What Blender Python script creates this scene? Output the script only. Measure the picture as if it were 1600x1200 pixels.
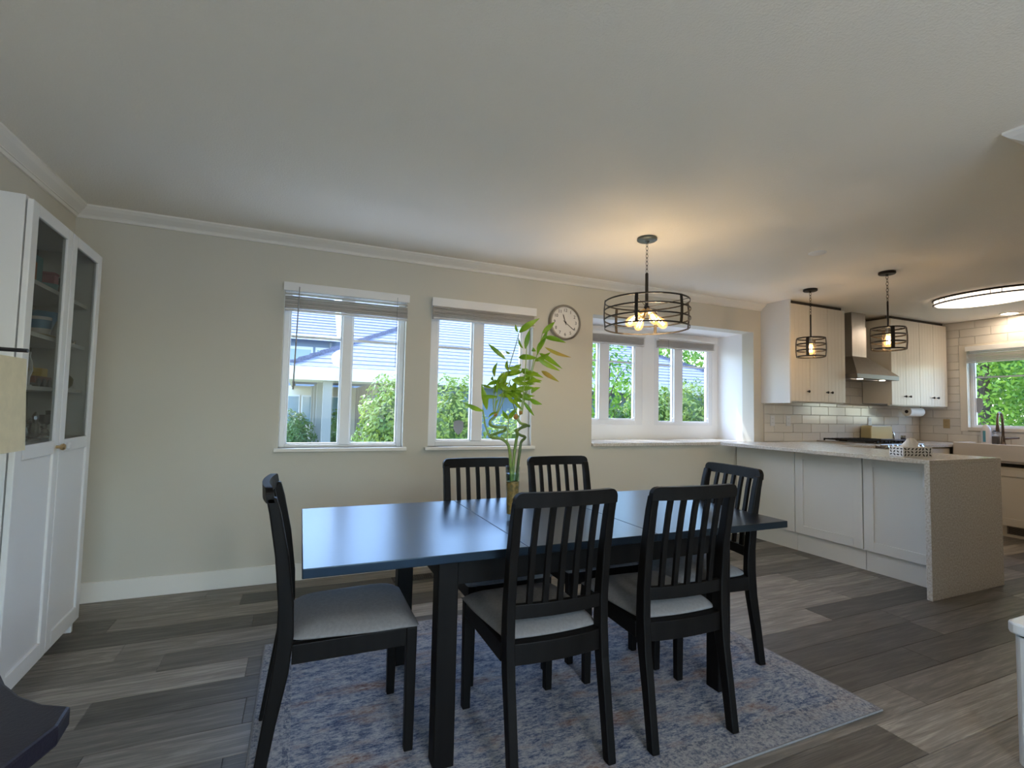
import bpy, bmesh, math, random
from mathutils import Vector, Matrix, noise as mnoise
R = random.Random(7)
PI = math.pi
for o in list(bpy.data.objects): bpy.data.objects.remove(o, do_unlink=True)
scene = bpy.context.scene
C = scene.collection

# ------------------------------------------------------------------ camera
yaw, pit, rol = math.radians(23.23), math.radians(3.06), math.radians(-1.219)
CAM_H = 1.2293
Fv = Vector((math.sin(yaw)*math.cos(pit), math.cos(yaw)*math.cos(pit), math.sin(pit)))
Rv = Vector((math.cos(yaw), -math.sin(yaw), 0)); Uv = Rv.cross(Fv)
Xc = Rv*math.cos(rol) - Uv*math.sin(rol); Yc = Rv*math.sin(rol) + Uv*math.cos(rol)
cd = bpy.data.cameras.new('camera'); cam = bpy.data.objects.new('camera', cd); C.objects.link(cam)
cd.sensor_width = 36; cd.lens = 765.05/1600*36; cd.clip_start = 0.02; cd.clip_end = 300
m = Matrix((Xc, Yc, -Fv)).transposed().to_4x4(); m.translation = Vector((0, 0, CAM_H)); cam.matrix_world = m
scene.camera = cam

# ------------------------------------------------------------------ sky, sun, exposure
SUN_DIR = Vector((-0.25, 0.45, 0.86)).normalized()
w = bpy.data.worlds.new('world'); scene.world = w; w.use_nodes = True
nt = w.node_tree; bg = nt.nodes['Background']
sky = nt.nodes.new('ShaderNodeTexSky'); sky.sky_type = 'NISHITA'; sky.sun_disc = False
sky.sun_elevation = math.asin(SUN_DIR.z); sky.sun_rotation = math.atan2(SUN_DIR.x, SUN_DIR.y)
sky.air_density = 1.3; sky.dust_density = 1.0; sky.ozone_density = 1.5
tint = nt.nodes.new('ShaderNodeVectorMath'); tint.operation = 'MULTIPLY'; tint.inputs[1].default_value = (.85, .96, 1.12)
nt.links.new(sky.outputs[0], tint.inputs[0]); nt.links.new(tint.outputs[0], bg.inputs[0]); bg.inputs[1].default_value = 0.39
sd = bpy.data.lights.new('sun', 'SUN'); sd.energy = 1.42; sd.angle = math.radians(0.6); sd.color = (0.93, 0.96, 1.0)
so = bpy.data.objects.new('sun', sd); C.objects.link(so); so.rotation_euler = SUN_DIR.to_track_quat('Z', 'Y').to_euler(); so.location = (-5, 9, 22)
vs = scene.view_settings; vs.view_transform = 'Standard'; vs.look = 'None'; vs.gamma = 1; vs.exposure = 1.95; vs.use_curve_mapping = False

# ------------------------------------------------------------------ dimensions (metres)
D = 3.826; XL = -1.334; XR = 7.5; HC = 2.441; YB = -2.6; CT = 0.947

# ------------------------------------------------------------------ materials
MATS = {}
def mat(name, col, rough=0.5, metal=0.0, var=0.0, vscale=8.0, bump=0.0, bscale=60.0, spec=0.5, coat=0.0, col2=None, stretch=(1, 1, 1), rnd=0.0, emit=None, estr=0.0, trans=0.0, ior=1.45, alpha=None):
    m = bpy.data.materials.new(name); m.use_nodes = True; n = m.node_tree.nodes; l = m.node_tree.links
    b = n['Principled BSDF']
    b.inputs['Base Color'].default_value = (*col, 1); b.inputs['Roughness'].default_value = rough; b.inputs['Metallic'].default_value = metal
    b.inputs['Specular IOR Level'].default_value = spec; b.inputs['Coat Weight'].default_value = coat; b.inputs['Coat Roughness'].default_value = 0.15
    b.inputs['Transmission Weight'].default_value = trans; b.inputs['IOR'].default_value = ior
    tc = n.new('ShaderNodeTexCoord'); mp = n.new('ShaderNodeMapping'); mp.inputs['Scale'].default_value = stretch
    l.new(tc.outputs['Object'], mp.inputs[0])
    oi = None
    if rnd:
        oi = n.new('ShaderNodeObjectInfo')
        cb = n.new('ShaderNodeCombineXYZ'); mu = n.new('ShaderNodeMath'); mu.operation = 'MULTIPLY'; mu.inputs[1].default_value = 37.0
        l.new(oi.outputs['Random'], mu.inputs[0]); l.new(mu.outputs[0], cb.inputs[0]); l.new(mu.outputs[0], cb.inputs[1]); l.new(cb.outputs[0], mp.inputs['Location'])
    src = None
    if var or col2:
        no = n.new('ShaderNodeTexNoise'); no.inputs['Scale'].default_value = vscale; no.inputs['Detail'].default_value = 5
        l.new(mp.outputs[0], no.inputs['Vector'])
        mx = n.new('ShaderNodeMix'); mx.data_type = 'RGBA'
        c2 = col2 if col2 else tuple(max(0, c*(1-var)) for c in col)
        mx.inputs[6].default_value = (*col, 1); mx.inputs[7].default_value = (*c2, 1)
        rp = n.new('ShaderNodeMapRange'); rp.inputs[1].default_value = .35; rp.inputs[2].default_value = .65
        l.new(no.outputs[0], rp.inputs[0]); l.new(rp.outputs[0], mx.inputs[0]); src = mx.outputs[2]
        if rnd:
            hs = n.new('ShaderNodeHueSaturation'); mr = n.new('ShaderNodeMapRange'); mr.inputs[3].default_value = 1-rnd; mr.inputs[4].default_value = 1+rnd
            l.new(oi.outputs['Random'], mr.inputs[0]); l.new(mr.outputs[0], hs.inputs['Value']); l.new(src, hs.inputs['Color']); src = hs.outputs[0]
        l.new(src, b.inputs['Base Color'])
    if bump:
        nb = n.new('ShaderNodeTexNoise'); nb.inputs['Scale'].default_value = bscale; nb.inputs['Detail'].default_value = 3
        l.new(mp.outputs[0], nb.inputs['Vector'])
        bp = n.new('ShaderNodeBump'); bp.inputs['Strength'].default_value = bump; bp.inputs['Distance'].default_value = 0.004
        l.new(nb.outputs[0], bp.inputs['Height']); l.new(bp.outputs[0], b.inputs['Normal'])
    if emit:
        b.inputs['Emission Color'].default_value = (*emit, 1); b.inputs['Emission Strength'].default_value = estr
    MATS[name] = m
    return m

def glass_mat(name, tint=(1, 1, 1), refl=1.0, rough=0.0, ior=1.45):
    m = bpy.data.materials.new(name); m.use_nodes = True; n = m.node_tree.nodes; l = m.node_tree.links
    out = n['Material Output']; n.remove(n['Principled BSDF'])
    t = n.new('ShaderNodeBsdfTransparent'); t.inputs[0].default_value = (*tint, 1)
    g = n.new('ShaderNodeBsdfGlossy'); g.inputs['Roughness'].default_value = rough
    f = n.new('ShaderNodeFresnel'); f.inputs[0].default_value = ior
    mu = n.new('ShaderNodeMath'); mu.operation = 'MULTIPLY'; mu.inputs[1].default_value = refl
    ge = n.new('ShaderNodeNewGeometry'); inv = n.new('ShaderNodeMath'); inv.operation = 'SUBTRACT'; inv.inputs[0].default_value = 1.0; l.new(ge.outputs['Backfacing'], inv.inputs[1])
    m2 = n.new('ShaderNodeMath'); m2.operation = 'MULTIPLY'; m2.use_clamp = True; l.new(inv.outputs[0], m2.inputs[1])
    mx = n.new('ShaderNodeMixShader'); l.new(f.outputs[0], mu.inputs[0]); l.new(mu.outputs[0], m2.inputs[0]); l.new(m2.outputs[0], mx.inputs[0])
    l.new(t.outputs[0], mx.inputs[1]); l.new(g.outputs[0], mx.inputs[2]); l.new(mx.outputs[0], out.inputs[0])
    MATS[name] = m; return m

def leaf_mat(name, c1, c2, scale=3.0, transl=0.4, rough=.45):
    m = mat(name, c1, rough, col2=c2, vscale=scale)
    n = m.node_tree.nodes; l = m.node_tree.links; b = n['Principled BSDF']; out = n['Material Output']
    tr = n.new('ShaderNodeBsdfTranslucent'); mx = n.new('ShaderNodeMixShader'); mx.inputs[0].default_value = transl
    l.new(b.inputs['Base Color'].links[0].from_socket, tr.inputs[0])
    l.new(b.outputs[0], mx.inputs[1]); l.new(tr.outputs[0], mx.inputs[2]); l.new(mx.outputs[0], out.inputs[0])
    return m

def plank_mat():
    m = bpy.data.materials.new('vinyl_plank'); m.use_nodes = True; n = m.node_tree.nodes; l = m.node_tree.links; b = n['Principled BSDF']
    tc = n.new('ShaderNodeTexCoord'); oi = n.new('ShaderNodeObjectInfo')
    mu = n.new('ShaderNodeMath'); mu.operation = 'MULTIPLY'; mu.inputs[1].default_value = 53.0; l.new(oi.outputs['Random'], mu.inputs[0])
    cb = n.new('ShaderNodeCombineXYZ'); [l.new(mu.outputs[0], cb.inputs[i]) for i in range(2)]
    mp = n.new('ShaderNodeMapping'); mp.inputs['Scale'].default_value = (1.3, 16, 1); l.new(tc.outputs['Object'], mp.inputs[0]); l.new(cb.outputs[0], mp.inputs['Location'])
    n1 = n.new('ShaderNodeTexNoise'); n1.inputs['Scale'].default_value = 2.2; n1.inputs['Detail'].default_value = 8; n1.inputs['Roughness'].default_value = .65; n1.inputs['Distortion'].default_value = .6; l.new(mp.outputs[0], n1.inputs['Vector'])
    mp2 = n.new('ShaderNodeMapping'); mp2.inputs['Scale'].default_value = (3, 160, 1); l.new(tc.outputs['Object'], mp2.inputs[0]); l.new(cb.outputs[0], mp2.inputs['Location'])
    n2 = n.new('ShaderNodeTexNoise'); n2.inputs['Scale'].default_value = 1.5; n2.inputs['Detail'].default_value = 4; l.new(mp2.outputs[0], n2.inputs['Vector'])
    cr = n.new('ShaderNodeValToRGB'); e = cr.color_ramp.elements
    e[0].position = .30; e[0].color = (.075, .066, .055, 1); e[1].position = .70; e[1].color = (.36, .32, .27, 1)
    x = e.new(.5); x.color = (.175, .155, .131, 1)
    ad = n.new('ShaderNodeMix'); ad.data_type = 'FLOAT'; ad.inputs[0].default_value = .3; l.new(n1.outputs[0], ad.inputs[2]); l.new(n2.outputs[0], ad.inputs[3])
    l.new(ad.outputs[0], cr.inputs[0])
    hs = n.new('ShaderNodeHueSaturation'); hs.inputs['Saturation'].default_value = 1.0
    mr = n.new('ShaderNodeMapRange'); mr.inputs[3].default_value = .34; mr.inputs[4].default_value = 1.50; l.new(oi.outputs['Random'], mr.inputs[0]); l.new(mr.outputs[0], hs.inputs['Value']); l.new(cr.outputs[0], hs.inputs['Color'])
    l.new(hs.outputs[0], b.inputs['Base Color'])
    b.inputs['Roughness'].default_value = .42; b.inputs['Specular IOR Level'].default_value = .45
    bp = n.new('ShaderNodeBump'); bp.inputs['Strength'].default_value = .25; bp.inputs['Distance'].default_value = .002; l.new(n2.outputs[0], bp.inputs['Height']); l.new(bp.outputs[0], b.inputs['Normal'])
    MATS['plank'] = m

def rug_mat():
    m = bpy.data.materials.new('rug_pile'); m.use_nodes = True; n = m.node_tree.nodes; l = m.node_tree.links; b = n['Principled BSDF']
    tc = n.new('ShaderNodeTexCoord')
    def N(scale, det, stretch=(1, 1, 1), rough=.6):
        mp = n.new('ShaderNodeMapping'); mp.inputs['Scale'].default_value = stretch; l.new(tc.outputs['Object'], mp.inputs[0])
        t = n.new('ShaderNodeTexNoise'); t.inputs['Scale'].default_value = scale; t.inputs['Detail'].default_value = det; t.inputs['Roughness'].default_value = rough; l.new(mp.outputs[0], t.inputs['Vector']); return t.outputs[0]
    def ramp(s, stops):
        cr = n.new('ShaderNodeValToRGB'); e = cr.color_ramp.elements
        e[0].position, e[0].color = stops[0][0], (*stops[0][1], 1); e[1].position, e[1].color = stops[-1][0], (*stops[-1][1], 1)
        for p, c in stops[1:-1]: q = e.new(p); q.color = (*c, 1)
        l.new(s, cr.inputs[0]); return cr.outputs[0]
    def mix(f, a, bb):
        mx = n.new('ShaderNodeMix'); mx.data_type = 'RGBA'; l.new(f, mx.inputs[0]); l.new(a, mx.inputs[6]); l.new(bb, mx.inputs[7]); return mx.outputs[2]
    base = ramp(N(46, 12, (.4, 1, 1), .92), [(.38, (.02, .035, .09)), (.46, (.14, .19, .30)), (.52, (.46, .48, .51)), (.62, (.76, .74, .71))])
    warm = ramp(N(44, 12, (.4, 1, 1), .92), [(.38, (.04, .035, .06)), (.45, (.30, .15, .11)), (.52, (.50, .45, .41)), (.62, (.76, .72, .67))])
    col = mix(ramp(N(6, 6, (.5, 1.6, 1)), [(.52, (0, 0, 0)), (.66, (1, 1, 1))]), base, warm)
    # woven border bands that follow the rug's own edges
    sx = n.new('ShaderNodeSeparateXYZ'); l.new(tc.outputs['Object'], sx.inputs[0])
    def M2(op, a, bb=None):
        q = n.new('ShaderNodeMath'); q.operation = op
        for i, v in enumerate((a, bb)):
            if v is None: continue
            if isinstance(v, (int, float)): q.inputs[i].default_value = v
            else: l.new(v, q.inputs[i])
        return q.outputs[0]
    dx = M2('SUBTRACT', 1.204, M2('ABSOLUTE', sx.outputs[0])); dy = M2('SUBTRACT', .755, M2('ABSOLUTE', sx.outputs[1]))
    d = M2('MINIMUM', dx, dy)
    bord = ramp(N(70, 6, (1, 1, 1), .8), [(.40, (.10, .13, .2)), (.52, (.5, .5, .5)), (.65, (.68, .66, .62))])
    fb = M2('MULTIPLY', M2('LESS_THAN', d, .13), .65)
    col = mix(fb, col, bord)
    stripe = n.new('ShaderNodeRGB'); stripe.outputs[0].default_value = (.09, .12, .2, 1)
    fs = M2('MULTIPLY', M2('MULTIPLY', M2('GREATER_THAN', d, .105), M2('LESS_THAN', d, .125)), M2('MULTIPLY', M2('GREATER_THAN', N(55, 3), .52), .7))
    col = mix(fs, col, stripe.outputs[0])
    dk = n.new('ShaderNodeMix'); dk.data_type = 'RGBA'; dk.blend_type = 'MULTIPLY'; dk.inputs[0].default_value = 1.0; dk.inputs[7].default_value = (.70, .68, .68, 1); l.new(col, dk.inputs[6]); col = dk.outputs[2]
    l.new(col, b.inputs['Base Color']); b.inputs['Roughness'].default_value = .95; b.inputs['Specular IOR Level'].default_value = .1
    bp = n.new('ShaderNodeBump'); bp.inputs['Strength'].default_value = .6; bp.inputs['Distance'].default_value = .004; l.new(N(400, 2), bp.inputs['Height']); l.new(bp.outputs[0], b.inputs['Normal'])
    MATS['rug'] = m

mat('wall', (.63, .60, .515), .85, bump=.12, bscale=220, spec=.25)
mat('ceiling', (.92, .87, .77), .9, bump=.5, bscale=130, spec=.15)
mat('trim', (.84, .81, .74), .5, spec=.4)
mat('white_paint', (.80, .80, .78), .38, spec=.5)
mat('white_vinyl', (.84, .85, .86), .35)
mat('niche', (.90, .90, .89), .6)
mat('cab_white', (.72, .72, .71), .33, spec=.5)
mat('cream_cab', (.76, .70, .60), .38, spec=.45)
mat('panel_grey', (.74, .74, .70), .42)
mat('dark_gap', (.05, .042, .035), .7)
mat('blackwood', (.0065, .0055, .005), .5, var=.4, vscale=30, spec=.18, stretch=(1, 1, .1))
mat('tablewood', (.006, .007, .010), .30, var=.3, vscale=25, spec=.78, stretch=(.15, 2, 1), bump=.03, bscale=120)
mat('fabric', (.235, .23, .23), .9, var=.12, vscale=90, bump=.35, bscale=500, spec=.2)
mat('quartz', (.74, .72, .68), .16, col2=(.52, .475, .41), vscale=85, spec=.5)
mat('tile', (.74, .70, .63), .14, rnd=.05, var=.03, vscale=4, spec=.6)
mat('grout', (.55, .51, .45), .85)
mat('bronze', (.035, .031, .028), .42, metal=.75)
mat('canopy_metal', (.10, .12, .12), .35, metal=.6)
mat('steel', (.52, .50, .48), .28, metal=1.0, var=.08, vscale=30, stretch=(1, 1, .05))
mat('hood_edge', (.22, .21, .20), .45, metal=.8)
mat('chrome', (.7, .7, .7), .12, metal=1.0)
mat('nickel', (.42, .39, .36), .25, metal=1.0)
mat('faucet_bronze', (.20, .15, .12), .22, metal=1.0)
mat('brass', (.55, .40, .22), .3, metal=1.0)
mat('black_plastic', (.015, .015, .017), .4)
mat('black_iron', (.012, .012, .014), .55)
mat('filament', (1, .8, .55), .2, emit=(1, .84, .66), estr=115.0)
mat('filament_small', (1, .8, .55), .2, emit=(1, .74, .48), estr=120.0)
mat('diffuser', (.9, .85, .78), .5, emit=(1, .84, .68), estr=.72)
mat('lens', (.9, .88, .82), .5, emit=(1, .81, .62), estr=24.0)
mat('fill_lens', (.9, .9, .9), .5, emit=(1, .95, .88), estr=18.0)  # glow of the added globe lamp behind the viewpoint
mat('hood_lens', (.9, .88, .82), .5, emit=(1, .9, .75), estr=2.5)
glass_mat('pane', (.97, .98, .98), 1.0)
glass_mat('bulb_glass', (1.0, .86, .62), 1.0)
n_ = MATS['bulb_glass'].node_tree; em_ = n_.nodes.new('ShaderNodeEmission'); em_.inputs[0].default_value = (1, .50, .18, 1); em_.inputs[1].default_value = .22
ad_ = n_.nodes.new('ShaderNodeAddShader'); mo_ = n_.nodes['Material Output']; fr_ = mo_.inputs[0].links[0].from_socket
n_.links.new(fr_, ad_.inputs[0]); n_.links.new(em_.outputs[0], ad_.inputs[1]); n_.links.new(ad_.outputs[0], mo_.inputs[0])
glass_mat('cabinet_glass', (.74, .75, .73), .7)
mat('cab_inside', (.20, .19, .175), .6)
glass_mat('vase_glass', (.95, .98, .97), 1.6)
glass_mat('water', (.72, .90, .82), .8, ior=1.33)
mat('cream_shade', (.66, .60, .42), .8, var=.08, vscale=40)
mat('navy_leather', (.018, .016, .028), .45, bump=.2, bscale=150)
mat('clock_face', (.78, .77, .74), .5)
mat('clock_rim', (.34, .32, .29), .3, metal=.9)
mat('ink', (.03, .03, .03), .5)
leaf_mat('slat', (.84, .80, .75), (.80, .76, .71), 5, .45, .5)
mat('valance', (.84, .83, .81), .45)
mat('wand', (.35, .34, .33), .35)
mat('bamboo', (.12, .20, .035), .35, col2=(.22, .30, .07), vscale=20)
mat('bamboo_dark', (.05, .09, .02), .4, col2=(.09, .13, .03), vscale=30)
mat('stem', (.28, .36, .10), .45)
mat('roots', (.50, .24, .06), .8, var=.4, vscale=60)
mat('gravel', (.46, .27, .08), .6, col2=(.17, .13, .05), vscale=70, bump=.8, bscale=220)
leaf_mat('leaf', (.14, .30, .012), (.36, .50, .03), 9, .42, .35)
leaf_mat('leaf_yellow', (.30, .36, .03), (.55, .30, .06), 9, .35, .4)
mat('tissue', (.84, .84, .83), .9)
mat('paper', (.85, .83, .80), .9)
mat('toaster', (.62, .52, .28), .2, spec=.6)
mat('towel_blue', (.17, .22, .36), .95)
mat('soap_white', (.78, .72, .68), .35)
mat('soap_dark', (.10, .09, .085), .3)
mat('sink_white', (.76, .70, .64), .2)
mat('bin_white', (.70, .74, .77), .35)
mat('vent_dark', (.035, .03, .025), .6)
mat('sticker', (.34, .36, .40), .6)
mat('teal', (.10, .30, .36), .5); mat('orange_print', (.5, .16, .05), .5); mat('pink', (.42, .12, .17), .5); mat('sky_blue', (.05, .22, .42), .35)
mat('mug_white', (.70, .70, .70), .3); mat('tan', (.45, .34, .18), .5); mat('yellow', (.62, .40, .04), .45); mat('red_brown', (.22, .06, .035), .5)
mat('silver_item', (.6, .6, .62), .2, metal=.9); mat('olive_ball', (.20, .19, .08), .35); mat('dark_item', (.05, .05, .06), .4)
# outdoors
mat('concrete', (.62, .60, .57), .9, var=.1, vscale=3)
mat('shingle', (.235, .235, .30), .85, var=.35, vscale=9, stretch=(1, 3, 3), bump=.4, bscale=30)
mat('shingle_edge', (.14, .14, .18), .9)
mat('house_cream', (.58, .52, .42), .7)
mat('house_blue', (.17, .23, .30), .75)
mat('house_taupe', (.27, .225, .20), .75)
mat('house_white', (.60, .60, .61), .6)
mat('house_glass', (.12, .20, .24), .1, spec=.8)
mat('column', (.20, .195, .175), .7)
mat('gutter', (.25, .30, .33), .5)
mat('lawn', (.10, .15, .04), .95, col2=(.26, .25, .18), vscale=.6)
mat('bark', (.07, .05, .035), .9)
leaf_mat('bush_leaf', (.09, .17, .018), (.30, .36, .055), 2.2, .35)
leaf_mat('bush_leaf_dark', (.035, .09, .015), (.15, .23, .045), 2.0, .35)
leaf_mat('tree_leaf', (.05, .15, .012), (.26, .40, .045), 1.6, .45)
leaf_mat('tree_leaf_dark', (.03, .11, .015), (.15, .34, .04), 1.6, .45)
MATS['tablewood'].node_tree.nodes['Principled BSDF'].inputs['Specular Tint'].default_value = (.42, .70, 1.0, 1)  # blue of the reflected daylight is put into the tabletop's specular colour
plank_mat(); rug_mat()

# ------------------------------------------------------------------ mesh builder
class MB:
    def __init__(s): s.v = []; s.f = []; s.m = []; s.cur = 0
    def slot(s, i): s.cur = i; return s
    def add(s, vs, fs):
        b = len(s.v); s.v += [tuple(x) for x in vs]
        for f in fs: s.f.append([b+i for i in f]); s.m.append(s.cur)
        return s
    def box(s, x0, x1, y0, y1, z0, z1):
        return s.add([(x0, y0, z0), (x1, y0, z0), (x1, y1, z0), (x0, y1, z0), (x0, y0, z1), (x1, y0, z1), (x1, y1, z1), (x0, y1, z1)],
                     [(0, 3, 2, 1), (4, 5, 6, 7), (0, 1, 5, 4), (1, 2, 6, 5), (2, 3, 7, 6), (3, 0, 4, 7)])
    def rings(s, rings, cap=True, close=False):
        n = len(rings[0]); b = [v for r in rings for v in r]; fs = []
        k = len(rings); rng = range(k) if close else range(k-1)
        for i in rng:
            j = (i+1) % k
            for q in range(n): fs.append((i*n+q, i*n+(q+1) % n, j*n+(q+1) % n, j*n+q))
        if cap and not close: fs.append(tuple(range(n-1, -1, -1))); fs.append(tuple((k-1)*n+q for q in range(n)))
        return s.add(b, fs)
    def rsweep(s, pts, A, B):
        """rectangular section: half extent vectors A,B (one or a list)"""
        rr = []
        for i, p in enumerate(pts):
            p = Vector(p); a = Vector(A[i] if isinstance(A, list) else A); b = Vector(B[i] if isinstance(B, list) else B)
            rr.append([p-a-b, p+a-b, p+a+b, p-a+b])
        return s.rings(rr)
    def tube(s, pts, r, n=8, close=False, cap=True):
        pts = [Vector(p) for p in pts]; k = len(pts); rr = []; up = None
        for i, p in enumerate(pts):
            if close: t = pts[(i+1) % k]-pts[i-1]
            else: t = pts[min(i+1, k-1)]-pts[max(i-1, 0)]
            t.normalize()
            if up is None: up = Vector((0, 0, 1)) if abs(t.z) < .9 else Vector((1, 0, 0))
            a = t.cross(up).normalized(); up = a.cross(t).normalized()
            q = r[i] if isinstance(r, (list, tuple)) else r
            rr.append([p+a*(q*math.cos(2*PI*j/n))+up*(q*math.sin(2*PI*j/n)) for j in range(n)])
        return s.rings(rr, cap, close)
    def lathe(s, prof, n=24, c=(0, 0, 0), cap=True, sx=1, sy=1):
        rr = [[(c[0]+r*sx*math.cos(2*PI*j/n), c[1]+r*sy*math.sin(2*PI*j/n), c[2]+z) for j in range(n)] for r, z in prof]
        return s.rings(rr, cap)
    def cyl(s, x, y, z0, z1, r, n=20): return s.lathe([(r, z0), (r, z1)], n, (x, y, 0))
    def prism(s, poly, axis, a0, a1):
        """poly of 2-D points extruded along axis; for axis x poly=(y,z), y: (x,z), z: (x,y)"""
        def P(u, v, a): return (a, u, v) if axis == 'x' else ((u, a, v) if axis == 'y' else (u, v, a))
        return s.rings([[P(u, v, a0) for u, v in poly], [P(u, v, a1) for u, v in poly]])
    def build(s, name, m, parent=None, smooth=False, bev=0.0, seg=2, sub=0):
        me = bpy.data.meshes.new(name); me.from_pydata(s.v, [], s.f)
        for k in (m if isinstance(m, (list, tuple)) else [m]): me.materials.append(MATS[k])
        for p, i in zip(me.polygons, s.m): p.material_index = i
        bm = bmesh.new(); bm.from_mesh(me); bmesh.ops.recalc_face_normals(bm, faces=bm.faces); bm.to_mesh(me); bm.free()
        if smooth:
            me.polygons.foreach_set('use_smooth', [True]*len(me.polygons))
        o = bpy.data.objects.new(name, me); C.objects.link(o)
        if parent: o.parent = parent
        if smooth and smooth != 'all':
            try: me.set_sharp_from_angle(angle=math.radians(40))
            except Exception: pass
        if bev:
            b = o.modifiers.new('bevel', 'BEVEL'); b.width = bev; b.segments = seg; b.limit_method = 'ANGLE'; b.angle_limit = math.radians(40)
        if sub: q = o.modifiers.new('sub', 'SUBSURF'); q.levels = q.render_levels = sub
        return o

def tag(o, label=None, cat=None, group=None, kind=None):
    if label: o['label'] = label
    if cat: o['category'] = cat
    if group: o['group'] = group
    if kind: o['kind'] = kind
    return o
def empty(name, loc=(0, 0, 0), rz=0.0, label=None, cat=None, group=None, kind=None):
    o = bpy.data.objects.new(name, None); C.objects.link(o); o.location = loc; o.rotation_euler = (0, 0, rz); o.empty_display_size = .05
    return tag(o, label, cat, group, kind)
KIDS = {}
def copy_tree(o, parent=None):
    c = o.copy(); C.objects.link(c); c.parent = parent
    for ch in [x for x in bpy.data.objects if x.parent == o]: copy_tree(ch, c)
    return c
def inst(src, loc, scale=(1, 1, 1), parent=None, rot=None):
    c = src.copy(); C.objects.link(c); c.location = loc; c.scale = scale; c.parent = parent
    if rot: c.rotation_euler = rot
    return c
def bx(name, m, dims, parent=None, bev=0.0, **k): return MB().box(*dims).build(name, m, parent, bev=bev, **k)
def struct(o, label, cat): return tag(o, label, cat, kind='structure')

# ================================================================== SETTING
PX0 = 2.746; PY0 = 0.96; PX1 = 4.2     # block of wall on the right, in front of the kitchen
fl = MB().box(XL-.15, XR+.15, YB-.15, D+.15, -.12, -.004)
floor = struct(fl.build('floor', 'dark_gap'), 'dark grey wood-look plank floor running through dining area and kitchen', 'floor')
PW = .183; PLN = 1.22
pm = MB().box(-PLN/2+.0006, PLN/2-.0006, -PW/2+.0006, PW/2-.0006, -.004, 0).build('plank', 'plank', floor, bev=.0012, seg=1)
first = True
y = D-PW/2+.02; row = 0
while y > YB-PW/2:
    near = y > .75
    x = XL - R.uniform(0, PLN) if near else XL
    while x < XR:
        a = max(x, XL); b = min(x+PLN, XR)
        if not near: a, b = XL, XR
        if b-a > .02:
            o = pm if first else inst(pm, (0, 0, 0), parent=floor)
            o.location = ((a+b)/2, y, 0); o.scale = ((b-a)/PLN, 1, 1); first = False
        x = b if not near else x+PLN
    y -= PW; row += 1
struct(bx('ceiling', 'ceiling', (XL-.15, XR+.15, YB-.15, D+.15, HC, HC+.12)), 'off-white textured plaster ceiling', 'ceiling')

def holed(name, m, u0, u1, z0, z1, holes, t0, t1, axis):
    us = sorted({u0, u1, *[h[0] for h in holes], *[h[1] for h in holes]}); zs = sorted({z0, z1, *[h[2] for h in holes], *[h[3] for h in holes]})
    g = MB()
    for i in range(len(us)-1):
        for j in range(len(zs)-1):
            cu, cz = (us[i]+us[i+1])/2, (zs[j]+zs[j+1])/2
            if any(h[0] < cu < h[1] and h[2] < cz < h[3] for h in holes): continue
            if axis == 'y': g.box(us[i], us[i+1], t0, t1, zs[j], zs[j+1])
            else: g.box(t0, t1, us[i], us[i+1], zs[j], zs[j+1])
    bm = bmesh.new(); o = g.build(name, m); bm.from_mesh(o.data)
    bmesh.ops.remove_doubles(bm, verts=bm.verts, dist=1e-5)
    # drop interior double faces
    seen = {}
    for f in list(bm.faces):
        k = tuple(sorted(v.index for v in f.verts)); seen.setdefault(k, []).append(f)
    dead = [f for fs in seen.values() if len(fs) > 1 for f in fs]
    if dead: bmesh.ops.delete(bm, geom=dead, context='FACES')
    bm.to_mesh(o.data); bm.free(); return o
W1 = (-.138, .731, .927, 2.09); W2 = (.929, 1.830, .927, 2.105); BAY = (2.44, 4.487, .917, 2.13); BY = 4.326
wall_back = struct(holed('wall_back', 'wall', XL-.15, XR+.15, 0, HC, [W1, W2, BAY], D, D+.15, 'y'), 'cream painted wall with two windows and a boxed-out bay', 'wall')
struct(bx('wall_left', 'wall', (XL-.15, XL, YB, D, 0, HC)), 'cream painted wall behind the tall white display cabinet', 'wall')
RW = (2.1, 3.30, 1.14, 2.09)
wall_right = struct(holed('wall_right', 'wall', YB, D, 0, HC, [RW], XR, XR+.15, 'x'), 'kitchen wall with cream subway tile around the sink window', 'wall')
SD = (-.9, 2.2, 0, 2.15)  # opening added for fill daylight from behind the viewpoint
struct(holed('wall_rear', 'wall', XL-.15, XR+.15, 0, HC, [SD], YB-.15, YB, 'y'), 'cream wall with added sliding glass door behind the viewpoint', 'wall')
struct(bx('wall_partition', 'wall', (PX0, PX1, YB, PY0, 0, HC)), 'cream wall block at the far right edge under the ceiling moulding', 'wall')
struct(MB().box(XL-.6, 2.25, D+.15, D+.80, HC+.02, HC+.14).box(4.70, XR+.6, D+.15, D+.80, HC+.02, HC+.14).build('eave_sun_block', 'house_white'), 'added eave slab that keeps sun off the windows, open above the bay', 'eave')  # unseen eave, added to block sun from the windows but not the bay
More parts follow.
